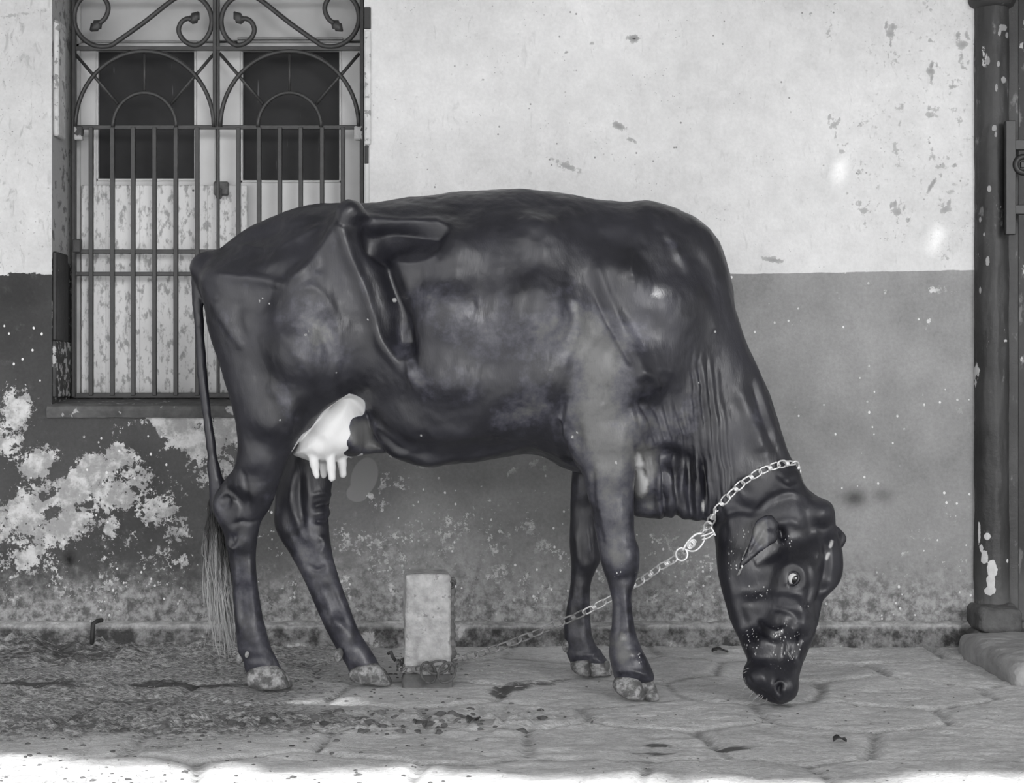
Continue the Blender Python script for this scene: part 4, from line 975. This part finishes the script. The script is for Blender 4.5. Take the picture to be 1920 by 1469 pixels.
COW_GREY = 0.0135
def mat_hide():
    m = NT('black_hide')
    w = m.attr('white'); p = m.attr('pale'); d = m.attr('dust_sheen')
    n = m.noise(9, 6, .6); n2 = m.noise(60, 6, .65)
    base = m.ma('MULTIPLY', COW_GREY, m.ramp(n, .3, .7, .7, 1.5, False))
    edge = m.ramp(m.ma('ADD', w, m.ma('MULTIPLY', m.ma('SUBTRACT', m.noise(120, 4), .5), .35)), .42, .58)
    dn = m.ma('ADD', m.ma('MULTIPLY', m.ma('SUBTRACT', n2, .5), .9), m.ma('MULTIPLY', m.ma('SUBTRACT', m.noise(13, 5, .6), .5), 1.8))
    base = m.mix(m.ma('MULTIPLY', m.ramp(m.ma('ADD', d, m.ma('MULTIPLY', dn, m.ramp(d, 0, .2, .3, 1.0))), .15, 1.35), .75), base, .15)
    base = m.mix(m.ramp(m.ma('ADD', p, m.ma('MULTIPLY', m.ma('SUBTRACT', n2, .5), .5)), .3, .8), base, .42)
    sp = m.ma('ADD', m.voro(105, m.map((1.3, 1, .8), rot=(0, .4, 0))), m.ma('MULTIPLY', m.noise(200, 3), .25)); spm = m.ma('MULTIPLY', m.ramp(sp, .36, .30), m.ramp(m.attr('drops'), .35, .9))
    base = m.mix(spm, base, .6)
    m.grey(m.mix(edge, base, .66), m.mix(m.ma('MAXIMUM', edge, m.ramp(base, .02, .1)), 1.35, 1.0))
    m.rough(m.mix(edge, m.mix(m.attr('drops'), m.ramp(m.noise(9, 7, .65), .32, .68, .30, .56, False), .26), .6))
    m.spec(m.mix(edge, .62, .3))
    hair = m.noise(260, 3, .6, m.map((1, 1, .22), rot=(0, .3, 0)))
    b = m.n('ShaderNodeBump'); b.inputs['Strength'].default_value = .16; b.inputs['Distance'].default_value = .004
    h = m.ma('ADD', hair, m.ma('MULTIPLY', n2, .8)); h = m.ma('ADD', h, m.ma('MULTIPLY', spm, 1.5)); m.l(h, b.inputs['Height']); m.l(b.outputs[0], m.b.inputs['Normal'])
    return m.m
cow = empty('cow', (at(960, 1290, 4.1).x, 4.12, 0.0), label='thin glossy black cow with white udder, head lowered to the paving, chained by the neck', cat='cow')
f = cow_field(); V, Q = f.mesh(); del f
V = relax(V, Q, 6, .55); V = sculpt_cow(V, Q); V = relax(V, Q, 2, .4)
px, py = proj(V); NV = vnormals(V, Q)
udder = [(544,853),(563,819),(583,803),(604,774),(626,755),(645,740),(662,740),(683,752),(684,772),(678,780),(672,781),(660,786),(655,800),(657,815),(650,830),(653,842),(644,850),(652,856),
         (668,856),(680,850),(676,866),(655,890),(640,903),(600,906),(580,880),(552,866)]
wh = soft_in(px, py, udder, 3.0)*((V[:, 1] > 3.99) & (V[:, 1] < np.where(V[:, 2] < .655, 4.15, 4.28)) & (V[:, 2] > .48))
wh = np.maximum(wh, ((px > 655) & (px < 700) & (py > 848) & (py < 862) & (V[:, 1] > 4.0))*.0)
dust_sheen = .22*sstep(.72, .42, V[:, 2])*(px < 1330)+.28*sstep(.5, .0, V[:, 2])*(px < 1330)  # grey tint: dust, with the sheen of flank and arm painted in
dust_sheen += np.exp(-(((px-1170)/26)**2+((py-1210)/45)**2))*.5*(V[:, 1] < 4.1)+np.exp(-(((px-1150)/60)**2+((py-850)/110)**2))*.42*(V[:, 1] < 4.1)
dust_sheen += np.exp(-(((px-580)/70)**2+((py-640)/70)**2))*.25*(V[:, 1] < 4.1)+np.exp(-(((px-1120)/90)**2+((py-700)/90)**2))*.25*(V[:, 1] < 4.1)
dust_sheen += np.exp(-(((px-580)/35)**2+((py-1000)/70)**2))*.25*(V[:, 1] > 4.1)+np.exp(-(((px-1428)/20)**2+((py-1003)/28)**2))*1.4*sstep(3.985, 3.950, V[:, 1])
dust_sheen += np.exp(-(((px-1220)/30)**2+((py-880)/60)**2))*.35+np.exp(-(((px-1140)/50)**2+((py-1000)/120)**2))*.2*(V[:, 1] < 4.1)
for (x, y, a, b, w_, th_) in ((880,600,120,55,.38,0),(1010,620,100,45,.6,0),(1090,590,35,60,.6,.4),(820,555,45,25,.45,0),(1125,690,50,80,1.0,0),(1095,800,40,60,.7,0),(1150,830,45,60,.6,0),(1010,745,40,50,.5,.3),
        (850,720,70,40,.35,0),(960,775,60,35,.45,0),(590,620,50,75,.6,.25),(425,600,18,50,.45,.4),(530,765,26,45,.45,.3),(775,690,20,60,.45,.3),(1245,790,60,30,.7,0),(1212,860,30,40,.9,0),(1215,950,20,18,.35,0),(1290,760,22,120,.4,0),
        (1410,780,20,80,.4,.3),(1150,960,30,110,.22,0),(1162,1150,20,60,.2,0),(1190,620,30,30,.5,0),(1260,470,20,40,.3,.4),(690,560,10,60,.3,.3),(480,530,60,10,.25,.2),(610,480,12,50,.3,-.5),(745,660,10,30,.3,0),(1165,1060,25,40,.3,0),(674,812,26,32,1.7,0),(705,838,22,12,.8,0)):  # last two entries paint the lit grey bulge beside the udder
    c_, s2_ = math.cos(th_), math.sin(th_); dx_, dy_ = px-x, py-y; dust_sheen += np.where(V[:, 1] < 4.12, np.exp(-(((dx_*c_-dy_*s2_)/a)**2+((dx_*s2_+dy_*c_)/b)**2)*1.1)*w_, 0)
dust_sheen = np.where(px > 1335, np.where(px < 1440, dust_sheen*(py < 1060), 0)*.9, dust_sheen)
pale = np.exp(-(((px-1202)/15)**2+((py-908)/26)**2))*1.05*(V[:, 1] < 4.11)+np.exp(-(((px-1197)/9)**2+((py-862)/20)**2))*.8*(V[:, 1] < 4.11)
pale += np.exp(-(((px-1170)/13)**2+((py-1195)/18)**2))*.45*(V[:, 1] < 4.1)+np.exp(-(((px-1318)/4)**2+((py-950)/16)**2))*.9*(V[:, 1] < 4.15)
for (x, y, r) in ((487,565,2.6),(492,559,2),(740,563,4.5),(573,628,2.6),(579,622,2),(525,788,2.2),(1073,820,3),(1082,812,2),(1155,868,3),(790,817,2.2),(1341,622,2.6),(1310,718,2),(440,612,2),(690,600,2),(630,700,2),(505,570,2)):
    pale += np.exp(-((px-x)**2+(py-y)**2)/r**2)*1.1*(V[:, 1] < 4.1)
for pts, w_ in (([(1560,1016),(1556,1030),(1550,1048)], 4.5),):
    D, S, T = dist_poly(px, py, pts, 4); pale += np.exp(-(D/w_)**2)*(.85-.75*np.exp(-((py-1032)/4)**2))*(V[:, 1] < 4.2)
drops = np.zeros(len(V))
for (x, y, a, b) in ((1410,1205,22,40),(1465,1190,22,30),(1495,1205,18,28),(1465,1235,30,25),(1375,1050,14,50),(1395,1010,18,25),(1478,1015,12,16),(1420,1110,30,20),(1510,1140,14,10),(1195,1235,18,14),(1160,1070,16,16),(1190,1080,8,8)):
    drops = np.maximum(drops, np.exp(-(((px-x)/a)**2+((py-y)/b)**2))*(V[:, 1] < 4.1))
me = to_mesh('cow_body', V, Q, dict(white=wh, pale=pale, dust_sheen=dust_sheen, drops=drops))
HIDE = mat_hide()
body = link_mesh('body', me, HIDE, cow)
COWBVH = None
def cow_bvh():
    global COWBVH
    if COWBVH is None:
        COWBVH = BVHTree.FromPolygons([Vector(v) for v in V[:]], [tuple(int(i) for i in q) for q in Q])
    return COWBVH

# ------------------------------------------------------------------ parts of the cow
def claw(polys, ctrl, name='hoof_claw'):
    """small implicit mesh, fine grid"""
    c = np.array(ctrl); yy = c[:, 4]; T = c[:, 2].max()+.012
    P = np.array(polys, float); W = np.array([list(at(x, y, yy.mean())) for x, y in polys])
    f = Field((W[:, 0].min()-.015, yy.min()-T, W[:, 2].min()-.015), (W[:, 0].max()+.015, yy.max()+T, W[:, 2].max()+.015), .0028)
    f.inflate(polys, ctrl, 0.0, 4); V, Q = f.mesh(); V = relax(V, Q, 4, .5)
    V[:, 2] = np.maximum(V[:, 2], .0015)
    V = V+vnormals(V, Q)*(.0012*fbm(V[:, 0], V[:, 1], V[:, 2], 60, 3, 2))[:, None]
    V[:, 2] = np.maximum(V[:, 2], .0015)
    return link_mesh(name, to_mesh(name, V, Q), HORN, cow)
m = NT('hoof_horn'); a = m.noise(40, 7, .65); v = m.mix(m.ramp(a, .42, .60), .10, .34); v = m.ma('MULTIPLY', v, m.ramp(m.noise(150, 4), .3, .7, .8, 1.2, False))
m.grey(v); m.rough(.75); m.bump(a, .6, .004); HORN = m.m
# near hind
claw([(462,1266),(472,1254),(498,1249),(518,1250),(532,1262),(541,1280),(541,1290),(520,1294),(495,1294),(472,1291),(463,1282)], [(500,1272,.026,.03,4.07),(500,1290,.030,.02,4.07)])
claw([(485,1262),(505,1254),(530,1256),(543,1272),(548,1286),(540,1291),(500,1291),(485,1284)], [(510,1272,.024,.03,4.125),(510,1288,.028,.02,4.125)])
# far hind
claw([(654,1262),(664,1252),(690,1246),(708,1245),(722,1262),(731,1278),(728,1286),(700,1286),(670,1281),(655,1274)], [(690,1268,.026,.028,4.135),(690,1283,.030,.018,4.135)])
claw([(672,1256),(695,1248),(716,1252),(730,1268),(735,1280),(725,1285),(690,1284),(672,1276)], [(700,1268,.024,.028,4.188),(700,1282,.028,.018,4.188)])
# near fore, turned out: both claws show
claw([(1149,1280),(1158,1270),(1180,1268),(1198,1274),(1206,1292),(1208,1309),(1198,1314),(1176,1311),(1158,1301),(1150,1291)], [(1180,1285,.030,.03,3.955),(1185,1305,.034,.02,3.952)])
claw([(1196,1276),(1207,1267),(1219,1268),(1229,1285),(1236,1306),(1232,1315),(1214,1316),(1206,1308),(1200,1294)], [(1215,1285,.024,.02,3.985),(1220,1306,.030,.018,3.965)])
# far fore
claw([(1069,1246),(1078,1238),(1095,1235),(1105,1236),(1108,1255),(1106,1268),(1088,1267),(1074,1258)], [(1090,1250,.028,.02,4.27),(1092,1263,.032,.015,4.27)])
claw([(1100,1236),(1122,1233),(1138,1240),(1148,1256),(1146,1267),(1120,1269),(1103,1268)], [(1122,1250,.028,.02,4.285),(1122,1264,.032,.015,4.285)])
for (x, y, d, r) in ((451,1233,4.10,.013),(463,1228,4.056,.007),(635,1229,4.138,.0145),(1063,1209,4.28,.0165),(1137,1250,4.265,.012)):   # dew claws
    f = Field(at(x, y, d)-Vector((.04, .04, .04)), at(x, y, d)+Vector((.04, .04, .04)), .0028); f.ell(at(x, y, d), (r*.8, r, r*1.35), 0, rot=.2); V2, Q2 = f.mesh()
    link_mesh('dew_claw', to_mesh('dew_claw', V2, Q2), HORN, cow)

def hit(px, py, off=0.0):
    o = Vector((0, 0, CAMZ)); d = (at(px, py, 1.0)-o).normalized(); r = cow_bvh().ray_cast(o, d)
    return (r[0]+r[1]*off, r[1]) if r[0] is not None else (None, None)
# eye with iris
def uvsphere(c, r, ax=None, half=None, n=28):
    """sphere, or a cap of it (half = opening angle) around ax"""
    mb = MB(); ax = (ax or Vector((0, 0, 1))).normalized(); u = ax.orthogonal().normalized(); v = ax.cross(u); top = half or PI; rings = n//2
    mb.v.append(tuple(c+ax*r))
    for i in range(1, rings+1):
        a = top*i/rings
        for k in range(n): b = 2*PI*k/n; mb.v.append(tuple(c+(ax*math.cos(a)+(u*math.cos(b)+v*math.sin(b))*math.sin(a))*r))
    for k in range(n): mb.f.append([0, 1+k, 1+(k+1) % n])
    for i in range(rings-1):
        for k in range(n): a = 1+i*n; mb.f.append([a+k, a+n+k, a+n+(k+1) % n, a+(k+1) % n])
    return mb
ep, en = hit(1488, 1085)
def gloss(name, v, r=.08, sp=.6): m = NT(name); m.grey(m.ma('ADD', v, 0)); m.rough(r); m.spec(sp); return m.m
ec = at(1488.5, 1085, ep.y-.001)
eye = uvsphere(ec, .0180).build('eye', gloss('eye_white', .62, .15), cow, True); eye['label'] = 'white of the near eye'
ga = (at(1495.5, 1090, ec.y-.02)-ec).normalized(); uvsphere(ec, .0185, ga, .74).build('iris', gloss('dark_iris', .006, .05, .8), eye, True)
lid = []
lax = (Vector((0, -1, 0))*.6+en*.4).normalized(); lu = Vector((1, 0, 0)); lu = (lu-lax*lu.dot(lax)).normalized(); lv = lax.cross(lu)
for k in range(32):
    a = 2*PI*k/32; h_ = .98+.10*math.cos(2*(a-.9)); lid.append(ec+(lax*math.cos(h_)+(lu*math.cos(a)+lv*math.sin(a))*math.sin(h_))*.0190)
MB().tube(lid, .0036, 8, True).build('eyelid', HIDE, cow, True)
# ear tag on the near ear
tagm = simple('ear_tag_plastic', .62, .4, .1)
def tagbar(p, q, w, name='ear_tag'):
    a, b = hit(*p, .004)[0], hit(*q, .004)[0]
    if a is None: a = at(*p, 3.92)
    if b is None: b = at(*q, 3.92)
    return MB().tube([a, a.lerp(b, .5), b], w, 6, flat=.8).build(name, tagm, cow)
tagbar((1401,1029), (1393,1050), .0020); tagbar((1391,1062), (1386,1076), .0034)
# tail switch: dark root, bleached ends
def tail_hair():
    mb = MB(); R = random.Random(21)
    root = at(405, 955, 4.12)
    for i in range(420):
        u = R.random(); ang = R.uniform(0, 2*PI); rr = .013*math.sqrt(R.random())
        s = root+Vector((rr*math.cos(ang), rr*math.sin(ang), R.uniform(-.035, .055)))
        ln = R.choice((R.uniform(.12, .28), R.uniform(.22, .38)))
        sx = R.gauss(0, .016); drift = .024*ln/.35
        bx = -.004+R.gauss(0, .008)
        pts = []
        for k in range(8):
            t = k/7
            pts.append(s+Vector((bx*math.sin(t*PI)*1.3+(sx+drift)*t**1.3+.0025*math.sin(t*9+i), .5*R.gauss(0, .001)+(.012*math.sin(ang))*t, -ln*t)))
        for p in pts: p.z = max(p.z, .02)
        mb.tube(pts, [.0013, .0014, .0014, .0013, .0012, .001, .0008, .0004], 3, caps=False)
    m = NT('tail_switch_hair'); z = m.sep()[2]; k = m.ramp(m.ma('ADD', z, m.ma('MULTIPLY', m.noise(90, 2, .5, m.map((1, 1, .05))), .35)), .60, .40); v = m.mix(k, .02, m.mix(m.noise(200, 2, .5, m.map((1, 1, .03))), .12, .62))
    m.grey(v); m.rough(.6); o = mb.build('tail_switch', m.m, cow, True); tag(o, 'pale hair at the end of the tail', kind='stuff')
tail_hair()
def whiskers():
    mb = MB(); R = random.Random(2)
    for (x, y, dx, dy) in [(1400,1268,-16,14),(1404,1280,-14,18),(1415,1292,-12,18),(1398,1258,-18,6),(1425,1300,-20,14),(1430,1304,-12,16),(1440,1310,-8,12),(1495,1280,8,10),(1480,1225,10,12)]:
        for j in range(3):
            x_, y_ = x+R.uniform(-3, 6), y+R.uniform(-6, 2); a = at(x_, y_, 3.86); b = at(x_+dx*R.uniform(.6, 1.1), min(1322, y_+dy*R.uniform(.6, 1.1)), 3.85)
            mb.tube([a, a.lerp(b, .5)+Vector((0, 0, -.001)), b], [.0007, .0005, .0002], 3)
    tag(mb.build('whiskers', gloss('whisker_hair', .25, .4), cow), kind='stuff')
whiskers()

# ------------------------------------------------------------------ the tether chain
def link_mb(w=.0048, L=.064, W=.0092, knot=True):
    """a wire bent into two loops and knotted in the middle; lies along X"""
    mb = MB()
    for sg, tilt in ((-1, .62), (1, -.62)):
        pts = []; c = sg*L*.25; hl = L*.25
        for k in range(22):
            a = 2*PI*k/22; x = c+hl*np.sign(math.cos(a))*abs(math.cos(a))**.7; y = W*np.sign(math.sin(a))*abs(math.sin(a))**.75
            pts.append((x, y*math.cos(tilt), y*math.sin(tilt)))
        mb.tube(pts, w*.5, 7, True)
    pts = [( -.0045+.009*k/40, .0062*math.cos(k/40*2*PI*2.6), .0062*math.sin(k/40*2*PI*2.6)) for k in range(41)]
    mb.tube(pts, w*.55, 7)
    return mb
STEEL = simple('zinc_chain_wire', .72, .42, .12, 60, .15, metal=.55, spec=.6); RUST = simple('dirty_chain_wire', .20, .6, .5, 70, .5, metal=.2)
DIRTY = simple('muddy_iron', .10, .85, .5, 90, .8)
chain = empty('tether_chain', (-.16, 4.14, .03), label='knotted wire chain from the collar loop round the cow\'s neck to the stump', cat='chain')
lm = link_mb().build('link', STEEL, None, True); lm2 = None
first = {'used': False}
dull = lm.data.copy(); dull.materials.clear(); dull.materials.append(RUST)
def place_links(path, pitch=.058, rust=lambda p: False, nrm=None, start=0):
    P = [Vector(p) for p in path]; L = [0]
    for a, b in zip(P[:-1], P[1:]): L.append(L[-1]+(b-a).length)
    n = max(1, round(L[-1]/pitch)); pt = L[-1]/n
    def ev(s):
        s = min(max(s, 0), L[-1])
        for i in range(len(P)-1):
            if s <= L[i+1] or i == len(P)-2:
                t = (s-L[i])/max(1e-9, L[i+1]-L[i]); return P[i].lerp(P[i+1], t), i, t
    for k in range(n):
        a, i, t = ev(k*pt); b, j, u = ev((k+1)*pt); mid = (a+b)/2; d = (b-a).normalized()
        nn = (nrm[i].lerp(nrm[min(i+1, len(nrm)-1)], t) if nrm else Vector((0, -1, 0)))
        nn = (nn-d*nn.dot(d)).normalized(); rl = random.uniform(-.25, .25); sd = nn.cross(d)
        nn, sd = nn*math.cos(rl)+sd*math.sin(rl), sd*math.cos(rl)-nn*math.sin(rl)
        Mx = Matrix((d, sd, nn)).transposed().to_4x4(); sc = (b-a).length/.058
        Mx = Matrix.Translation(mid) @ Mx @ Matrix.Diagonal((sc, 1, 1, 1))
        if not first['used']: o = lm; first['used'] = True
        else: o = lm.copy(); COL.objects.link(o)
        o.data = dull if rust(mid) else lm.data if o is not lm else o.data
        o.parent = chain; o.matrix_parent_inverse = Matrix.Translation(chain.location).inverted(); o.matrix_basis = Mx
# round the neck: the near side lies on the hide
npx = catmull([(1500,884),(1488,872),(1470,870),(1440,878),(1402,897),(1370,925),(1345,955),(1326,985),(1315,1002)], 3)
pts, nr = [], []
for x, y in npx:
    p, n_ = hit(x, y, .007)
    if p is None or p.y > 4.3: p, n_ = at(x, y, 4.09), Vector((.8, -.6, 0))
    pts.append(p); nr.append(n_)
for i in range(1, len(pts)-1):
    if abs(pts[i].y-(pts[i-1].y+pts[i+1].y)/2) > .02: pts[i].y = (pts[i-1].y+pts[i+1].y)/2
place_links(pts, .052, nrm=nr)
# far side of the neck
a, b = pts[0], pts[-1]; far = []; fn = []
ctr = Vector(((a.x+b.x)/2, 4.11, (a.z+b.z)/2))
for k in range(13):
    t = k/12; q = a.lerp(b, t); q.y += .185*math.sin(t*PI)**.75+.0; q = q+Vector((0, 0, -.01*math.sin(t*PI)))
    h_ = cow_bvh().ray_cast(Vector((q.x, 4.6, q.z)), Vector((0, -1, 0)))
    if h_[0] is not None and 0 < k < 12: q = h_[0]+h_[1]*.007; fn.append(h_[1])
    else: fn.append(Vector((0, 1, 0)))
    far.append(q)
place_links(far, .055, nrm=fn)
# down to the stump, behind the near foreleg
low = [at(1268,1047,3.99), at(1240,1062,4.02), at(1195,1095,4.075), at(1140,1126,4.10), at(1100,1147,4.11), at(1060,1165,4.12), at(1000,1190,4.13), at(935,1215,4.14), at(880,1232,4.15), at(852,1240,4.155)]
place_links(low, .060, rust=lambda p: p.x < at(1090,0,4.1).x)
# connector between collar loop and lead
def wire(name, pts, r, mat=STEEL, closed=False, sub=6): return MB().tube([Vector(p) for p in catmull([list(p) for p in pts], sub, closed)], r, 8, closed).build(name, mat, chain, True)
CY = 3.985
wire('connector_ring', [at(1278+11*math.cos(t), 1040+12*math.sin(t), CY-.002*math.sin(t*2)) for t in np.linspace(0, 2*PI, 8, endpoint=False)], .0028, closed=True)
wire('connector_loop', [at(1280,1033,CY), at(1290,1016,CY-.003), at(1304,1003,CY-.006), at(1316,1000,CY-.006)], .0035)
wire('connector_loop', [at(1284,1030,CY+.004), at(1296,1034,CY), at(1306,1032,CY-.004), at(1316,1022,CY-.004), at(1321,1010,CY), at(1318,1000,CY+.004)], .0030)
wire('connector_knot', [at(1293+k*.35+5*math.cos(k*.9), 1024-k*.3+6*math.sin(k*.9), CY-.006-.002*math.cos(k*.9+1)) for k in range(22)], .0024, sub=3)
wire('toggle_bar', [at(1314,1006,CY-.01), at(1325,1003,CY-.012), at(1337,998,CY-.012)], .0026); wire('toggle_bar', [at(1333,989,CY-.012), at(1337,996,CY-.013), at(1341,1005,CY-.012)], .0026)
wire('toggle_bar', [at(1316,1012,CY-.008), at(1328,1009,CY-.012), at(1339,1001,CY-.012)], .0022)

# ------------------------------------------------------------------ the hitching stump
stump = empty('hitching_stump', (-.225, 4.20, 0), label='short square concrete stump under the cow, chain tied round its foot', cat='stump')
x0, x1 = at(756, 0, 4.16).x, at(842, 0, 4.16).x
SM = simple('pale_concrete', .40, .85, .38, 34, .9, chips=(.24, .60, 40), dist=.008)
shf = link_mesh('shaft', rough_block(x0, x1, 4.145, 4.268, -.01, .297, .010, .006, 16, 4, .005, rotz=.10), SM, stump)
rb = MB(); pts = []
bx = at(846, 0, 4.165).x
for k in range(60): z = .03+.255*k/59; pts.append((bx+.002*math.sin(z*25), 4.172, z))
rb.tube(pts, [.0115+.0026*math.sin(k*1.15) for k in range(60)], 10)
rb.build('reinforcing_bar', simple('rusted_bar', .13, .85, .4, 50, .8), stump, True)
hk = [(bx-.004, 4.16, .268), (bx+.002, 4.152, .278), (bx+.008, 4.155, .272), (bx+.006, 4.16, .262), (bx-.001, 4.158, .26)]
MB().tube([Vector(p) for p in catmull(hk, 4)], .0035, 6).build('hook', simple('rusty_hook', .08, .7), stump, True)
link_mesh('foot', rough_block(x0-.004, x1+.006, 4.135, 4.275, -.02, .035, .012, .010, 18, 9, .005, rotz=.10), simple('soiled_foot', .13, .9, .4, 24, .8), stump)
# chain wound round the foot
loop = []
for k in range(25):
    a = 2*PI*k/24+.3; ca, sa = math.cos(a), math.sin(a); s_ = 1/max(abs(ca)/.072, abs(sa)/.076)
    s_ = s_*.45+.55*.083
    loop.append(Vector(((x0+x1)/2+ca*s_*1.0, 4.206+sa*s_, .046+.006*math.sin(a*3))))
nl = [(p-Vector(((x0+x1)/2, 4.206, p.z))).normalized() for p in loop]
place_links(loop, .052, rust=lambda p: True, nrm=nl)
for (x, y, rx, ry, d, tl) in ((803,1262,13,20,4.105,.3),(838,1262,15,20,4.10,-.4),(822,1252,20,12,4.10,.1)):
    c = at(x, y, d); sx, sy = rx/FPX*d, ry/FPX*d
    wire('ring', [c+Vector((sx*math.cos(t)*math.cos(tl)-sy*math.sin(t)*math.sin(tl), .008*math.cos(t), sx*math.cos(t)*math.sin(tl)+sy*math.sin(t)*math.cos(tl))) for t in np.linspace(0, 2*PI, 10, endpoint=False)], .0034, DIRTY, True, 3)

# ------------------------------------------------------------------ litter on the paving
def straw():
    mb = MB(); R = random.Random(8)
    for i in range(1700):
        y = R.uniform(3.0, 4.72); x = R.uniform(-1.7, 1.7)*y/4.8
        if R.random() < .45: x = R.uniform(-1.6, .1)*y/4.8
        dens = .35+.65*(fb := max(0, min(1, .5+1.3*float(fbm(np.array([x]), np.array([y]), scale=4, octv=2, seed=60)[0]))))
        if R.random() > dens: continue
        if (x > 1.22 and y > 4.1) or (-.31 < x < -.13 and 4.08 < y < 4.3): continue
        if any(abs(x-hx) < .05 and abs(y-hy) < .04 for hx, hy in HOOF): continue
        L = R.choice((R.uniform(.003, .012), R.uniform(.004, .014), R.uniform(.008, .028))); a = R.uniform(0, 2*PI)
        z = float(floor_h(np.array([x]), np.array([y]))[0])+.002
        e = Vector((math.cos(a)*L/2, math.sin(a)*L/2*.8, R.uniform(-.001, .003))); c = Vector((x, y, z))
        mb.tube([c-e, c+Vector((R.uniform(-.15, .15)*L, R.uniform(-.1, .1)*L, .001)), c+e], [R.uniform(.0004, .0009)]*3, 4)
    tag(mb.build('straw_litter', simple('dry_straw', .42, .7, .35, 6)), 'pale bits of straw scattered over the paving', 'straw', kind='stuff')
    mb = MB(); R = random.Random(18)
    for i in range(900):
        y = R.uniform(3.05, 4.70); x = R.uniform(-1.7, 1.7)*y/4.8
        if R.random() < .7: x = R.uniform(-1.7, -.1)*y/4.8
        if R.random() < .35: y = 3.72+.05*x+R.gauss(0, .09)
        if (x > 1.22 and y > 4.1) or (-.31 < x < -.13 and 4.08 < y < 4.3): continue
        if any(abs(x-hx) < .07 and abs(y-hy) < .06 for hx, hy in HOOF): continue
        z = float(floor_h(np.array([x]), np.array([y]))[0]); r = R.choice((R.uniform(.0015, .004), R.uniform(.003, .007))) if x < .1 else R.uniform(.0012, .0035)
        if abs(y-3.72-.05*x) < .12 and x < .1 and R.random() < .5: r = R.uniform(.005, .014)
        n = len(mb.v); rr = [[R.uniform(.5, 1.3) for _ in range(6)] for _ in range(2)]
        for j, (zz_, q) in enumerate(((-.3, 1.0), (.35, .8))):
            for k in range(6): mb.v.append((x+r*1.3*q*rr[j][k]*math.cos(k*PI/3), y+r*q*rr[j][k]*math.sin(k*PI/3), z+zz_*r))
        mb.v.append((x, y, z+.65*r))
        for k in range(6): l = (k+1) % 6; mb.f.append([n+k, n+l, n+6+l, n+6+k]); mb.f.append([n+6+k, n+6+l, n+12])
    tag(mb.build('crumbled_dung', simple('dark_crumbs', .12, .9, .6, 8, .6)), 'dark crumbs of dung and earth strewn over the paving', 'dung crumbs', kind='stuff')
straw()
LEAF = simple('dry_leaf', .07, .7, .3, 40)
def dry_leaf(px, py, d, s, rot, label):
    mb = MB(); c = at(px, py, d); c.z = float(floor_h(np.array([c.x]), np.array([c.y]))[0])+.004
    n = 9
    for i in range(n):
        t = i/(n-1); w = s*.42*math.sin(PI*min(.97, t*.93+.04))**.8*(1+.1*math.sin(i*2.3))
        for sg in (-1, 0, 1):
            x, y = (t-.5)*s, sg*w; z = .006*math.sin(t*PI*1.2)+(abs(sg)*.005*(1+.3*math.sin(i*1.7)))
            for o in (0, .0012): mb.v.append((c.x+x*math.cos(rot)-y*math.sin(rot), c.y+x*math.sin(rot)+y*math.cos(rot), c.z+z+o))
    for i in range(n-1):
        a = i*6; b = a+6
        for s_ in (0, 2): mb.f.append([a+s_, a+s_+2, b+s_+2, b+s_]); mb.f.append([a+s_+1, b+s_+1, b+s_+3, a+s_+3])
        mb.f.append([a, b, b+1, a+1]); mb.f.append([a+4, a+5, b+5, b+4])
    mb.f.append([0,1,3,2]); mb.f.append([2,3,5,4]); e = (n-1)*6; mb.f.append([e,e+2,e+3,e+1]); mb.f.append([e+2,e+4,e+5,e+3])
    tag(mb.build('dry_leaf', LEAF, None, True), label, 'leaf', 'dry leaves on the paving')
dry_leaf(1350, 1228, 4.66, .05, .2, 'dark curled leaf at the foot of the wall behind the cow\'s jaw')
dry_leaf(1575, 1388, 3.50, .035, .4, 'small dark leaf lying on the open paving right of the muzzle')
dry_leaf(888, 1354, 3.70, .040, 1.2, 'small dark leaf on the paving in front of the stump')
peg = tag(MB().tube([at(728,1226,4.3), at(733,1223,4.29), at(736,1232,4.29), at(742,1240,4.29)], .005, 8).build('iron_staple', simple('peg_iron', .12, .6), None, True), 'small bent iron staple in the ground left of the stump', 'staple')
pg = at(178, 1180, 4.72)
tag(MB().tube([pg+Vector((.012, .03, .022)), pg+Vector((.008, 0, .024)), pg+Vector((-.002, -.012, .018)), pg+Vector((-.004, -.014, -.02)), pg+Vector((-.006, -.012, -.055))], .007, 8).build('iron_peg', simple('dark_peg_iron', .03, .6), None, True), 'dark iron peg hanging down the plinth below the window', 'peg')
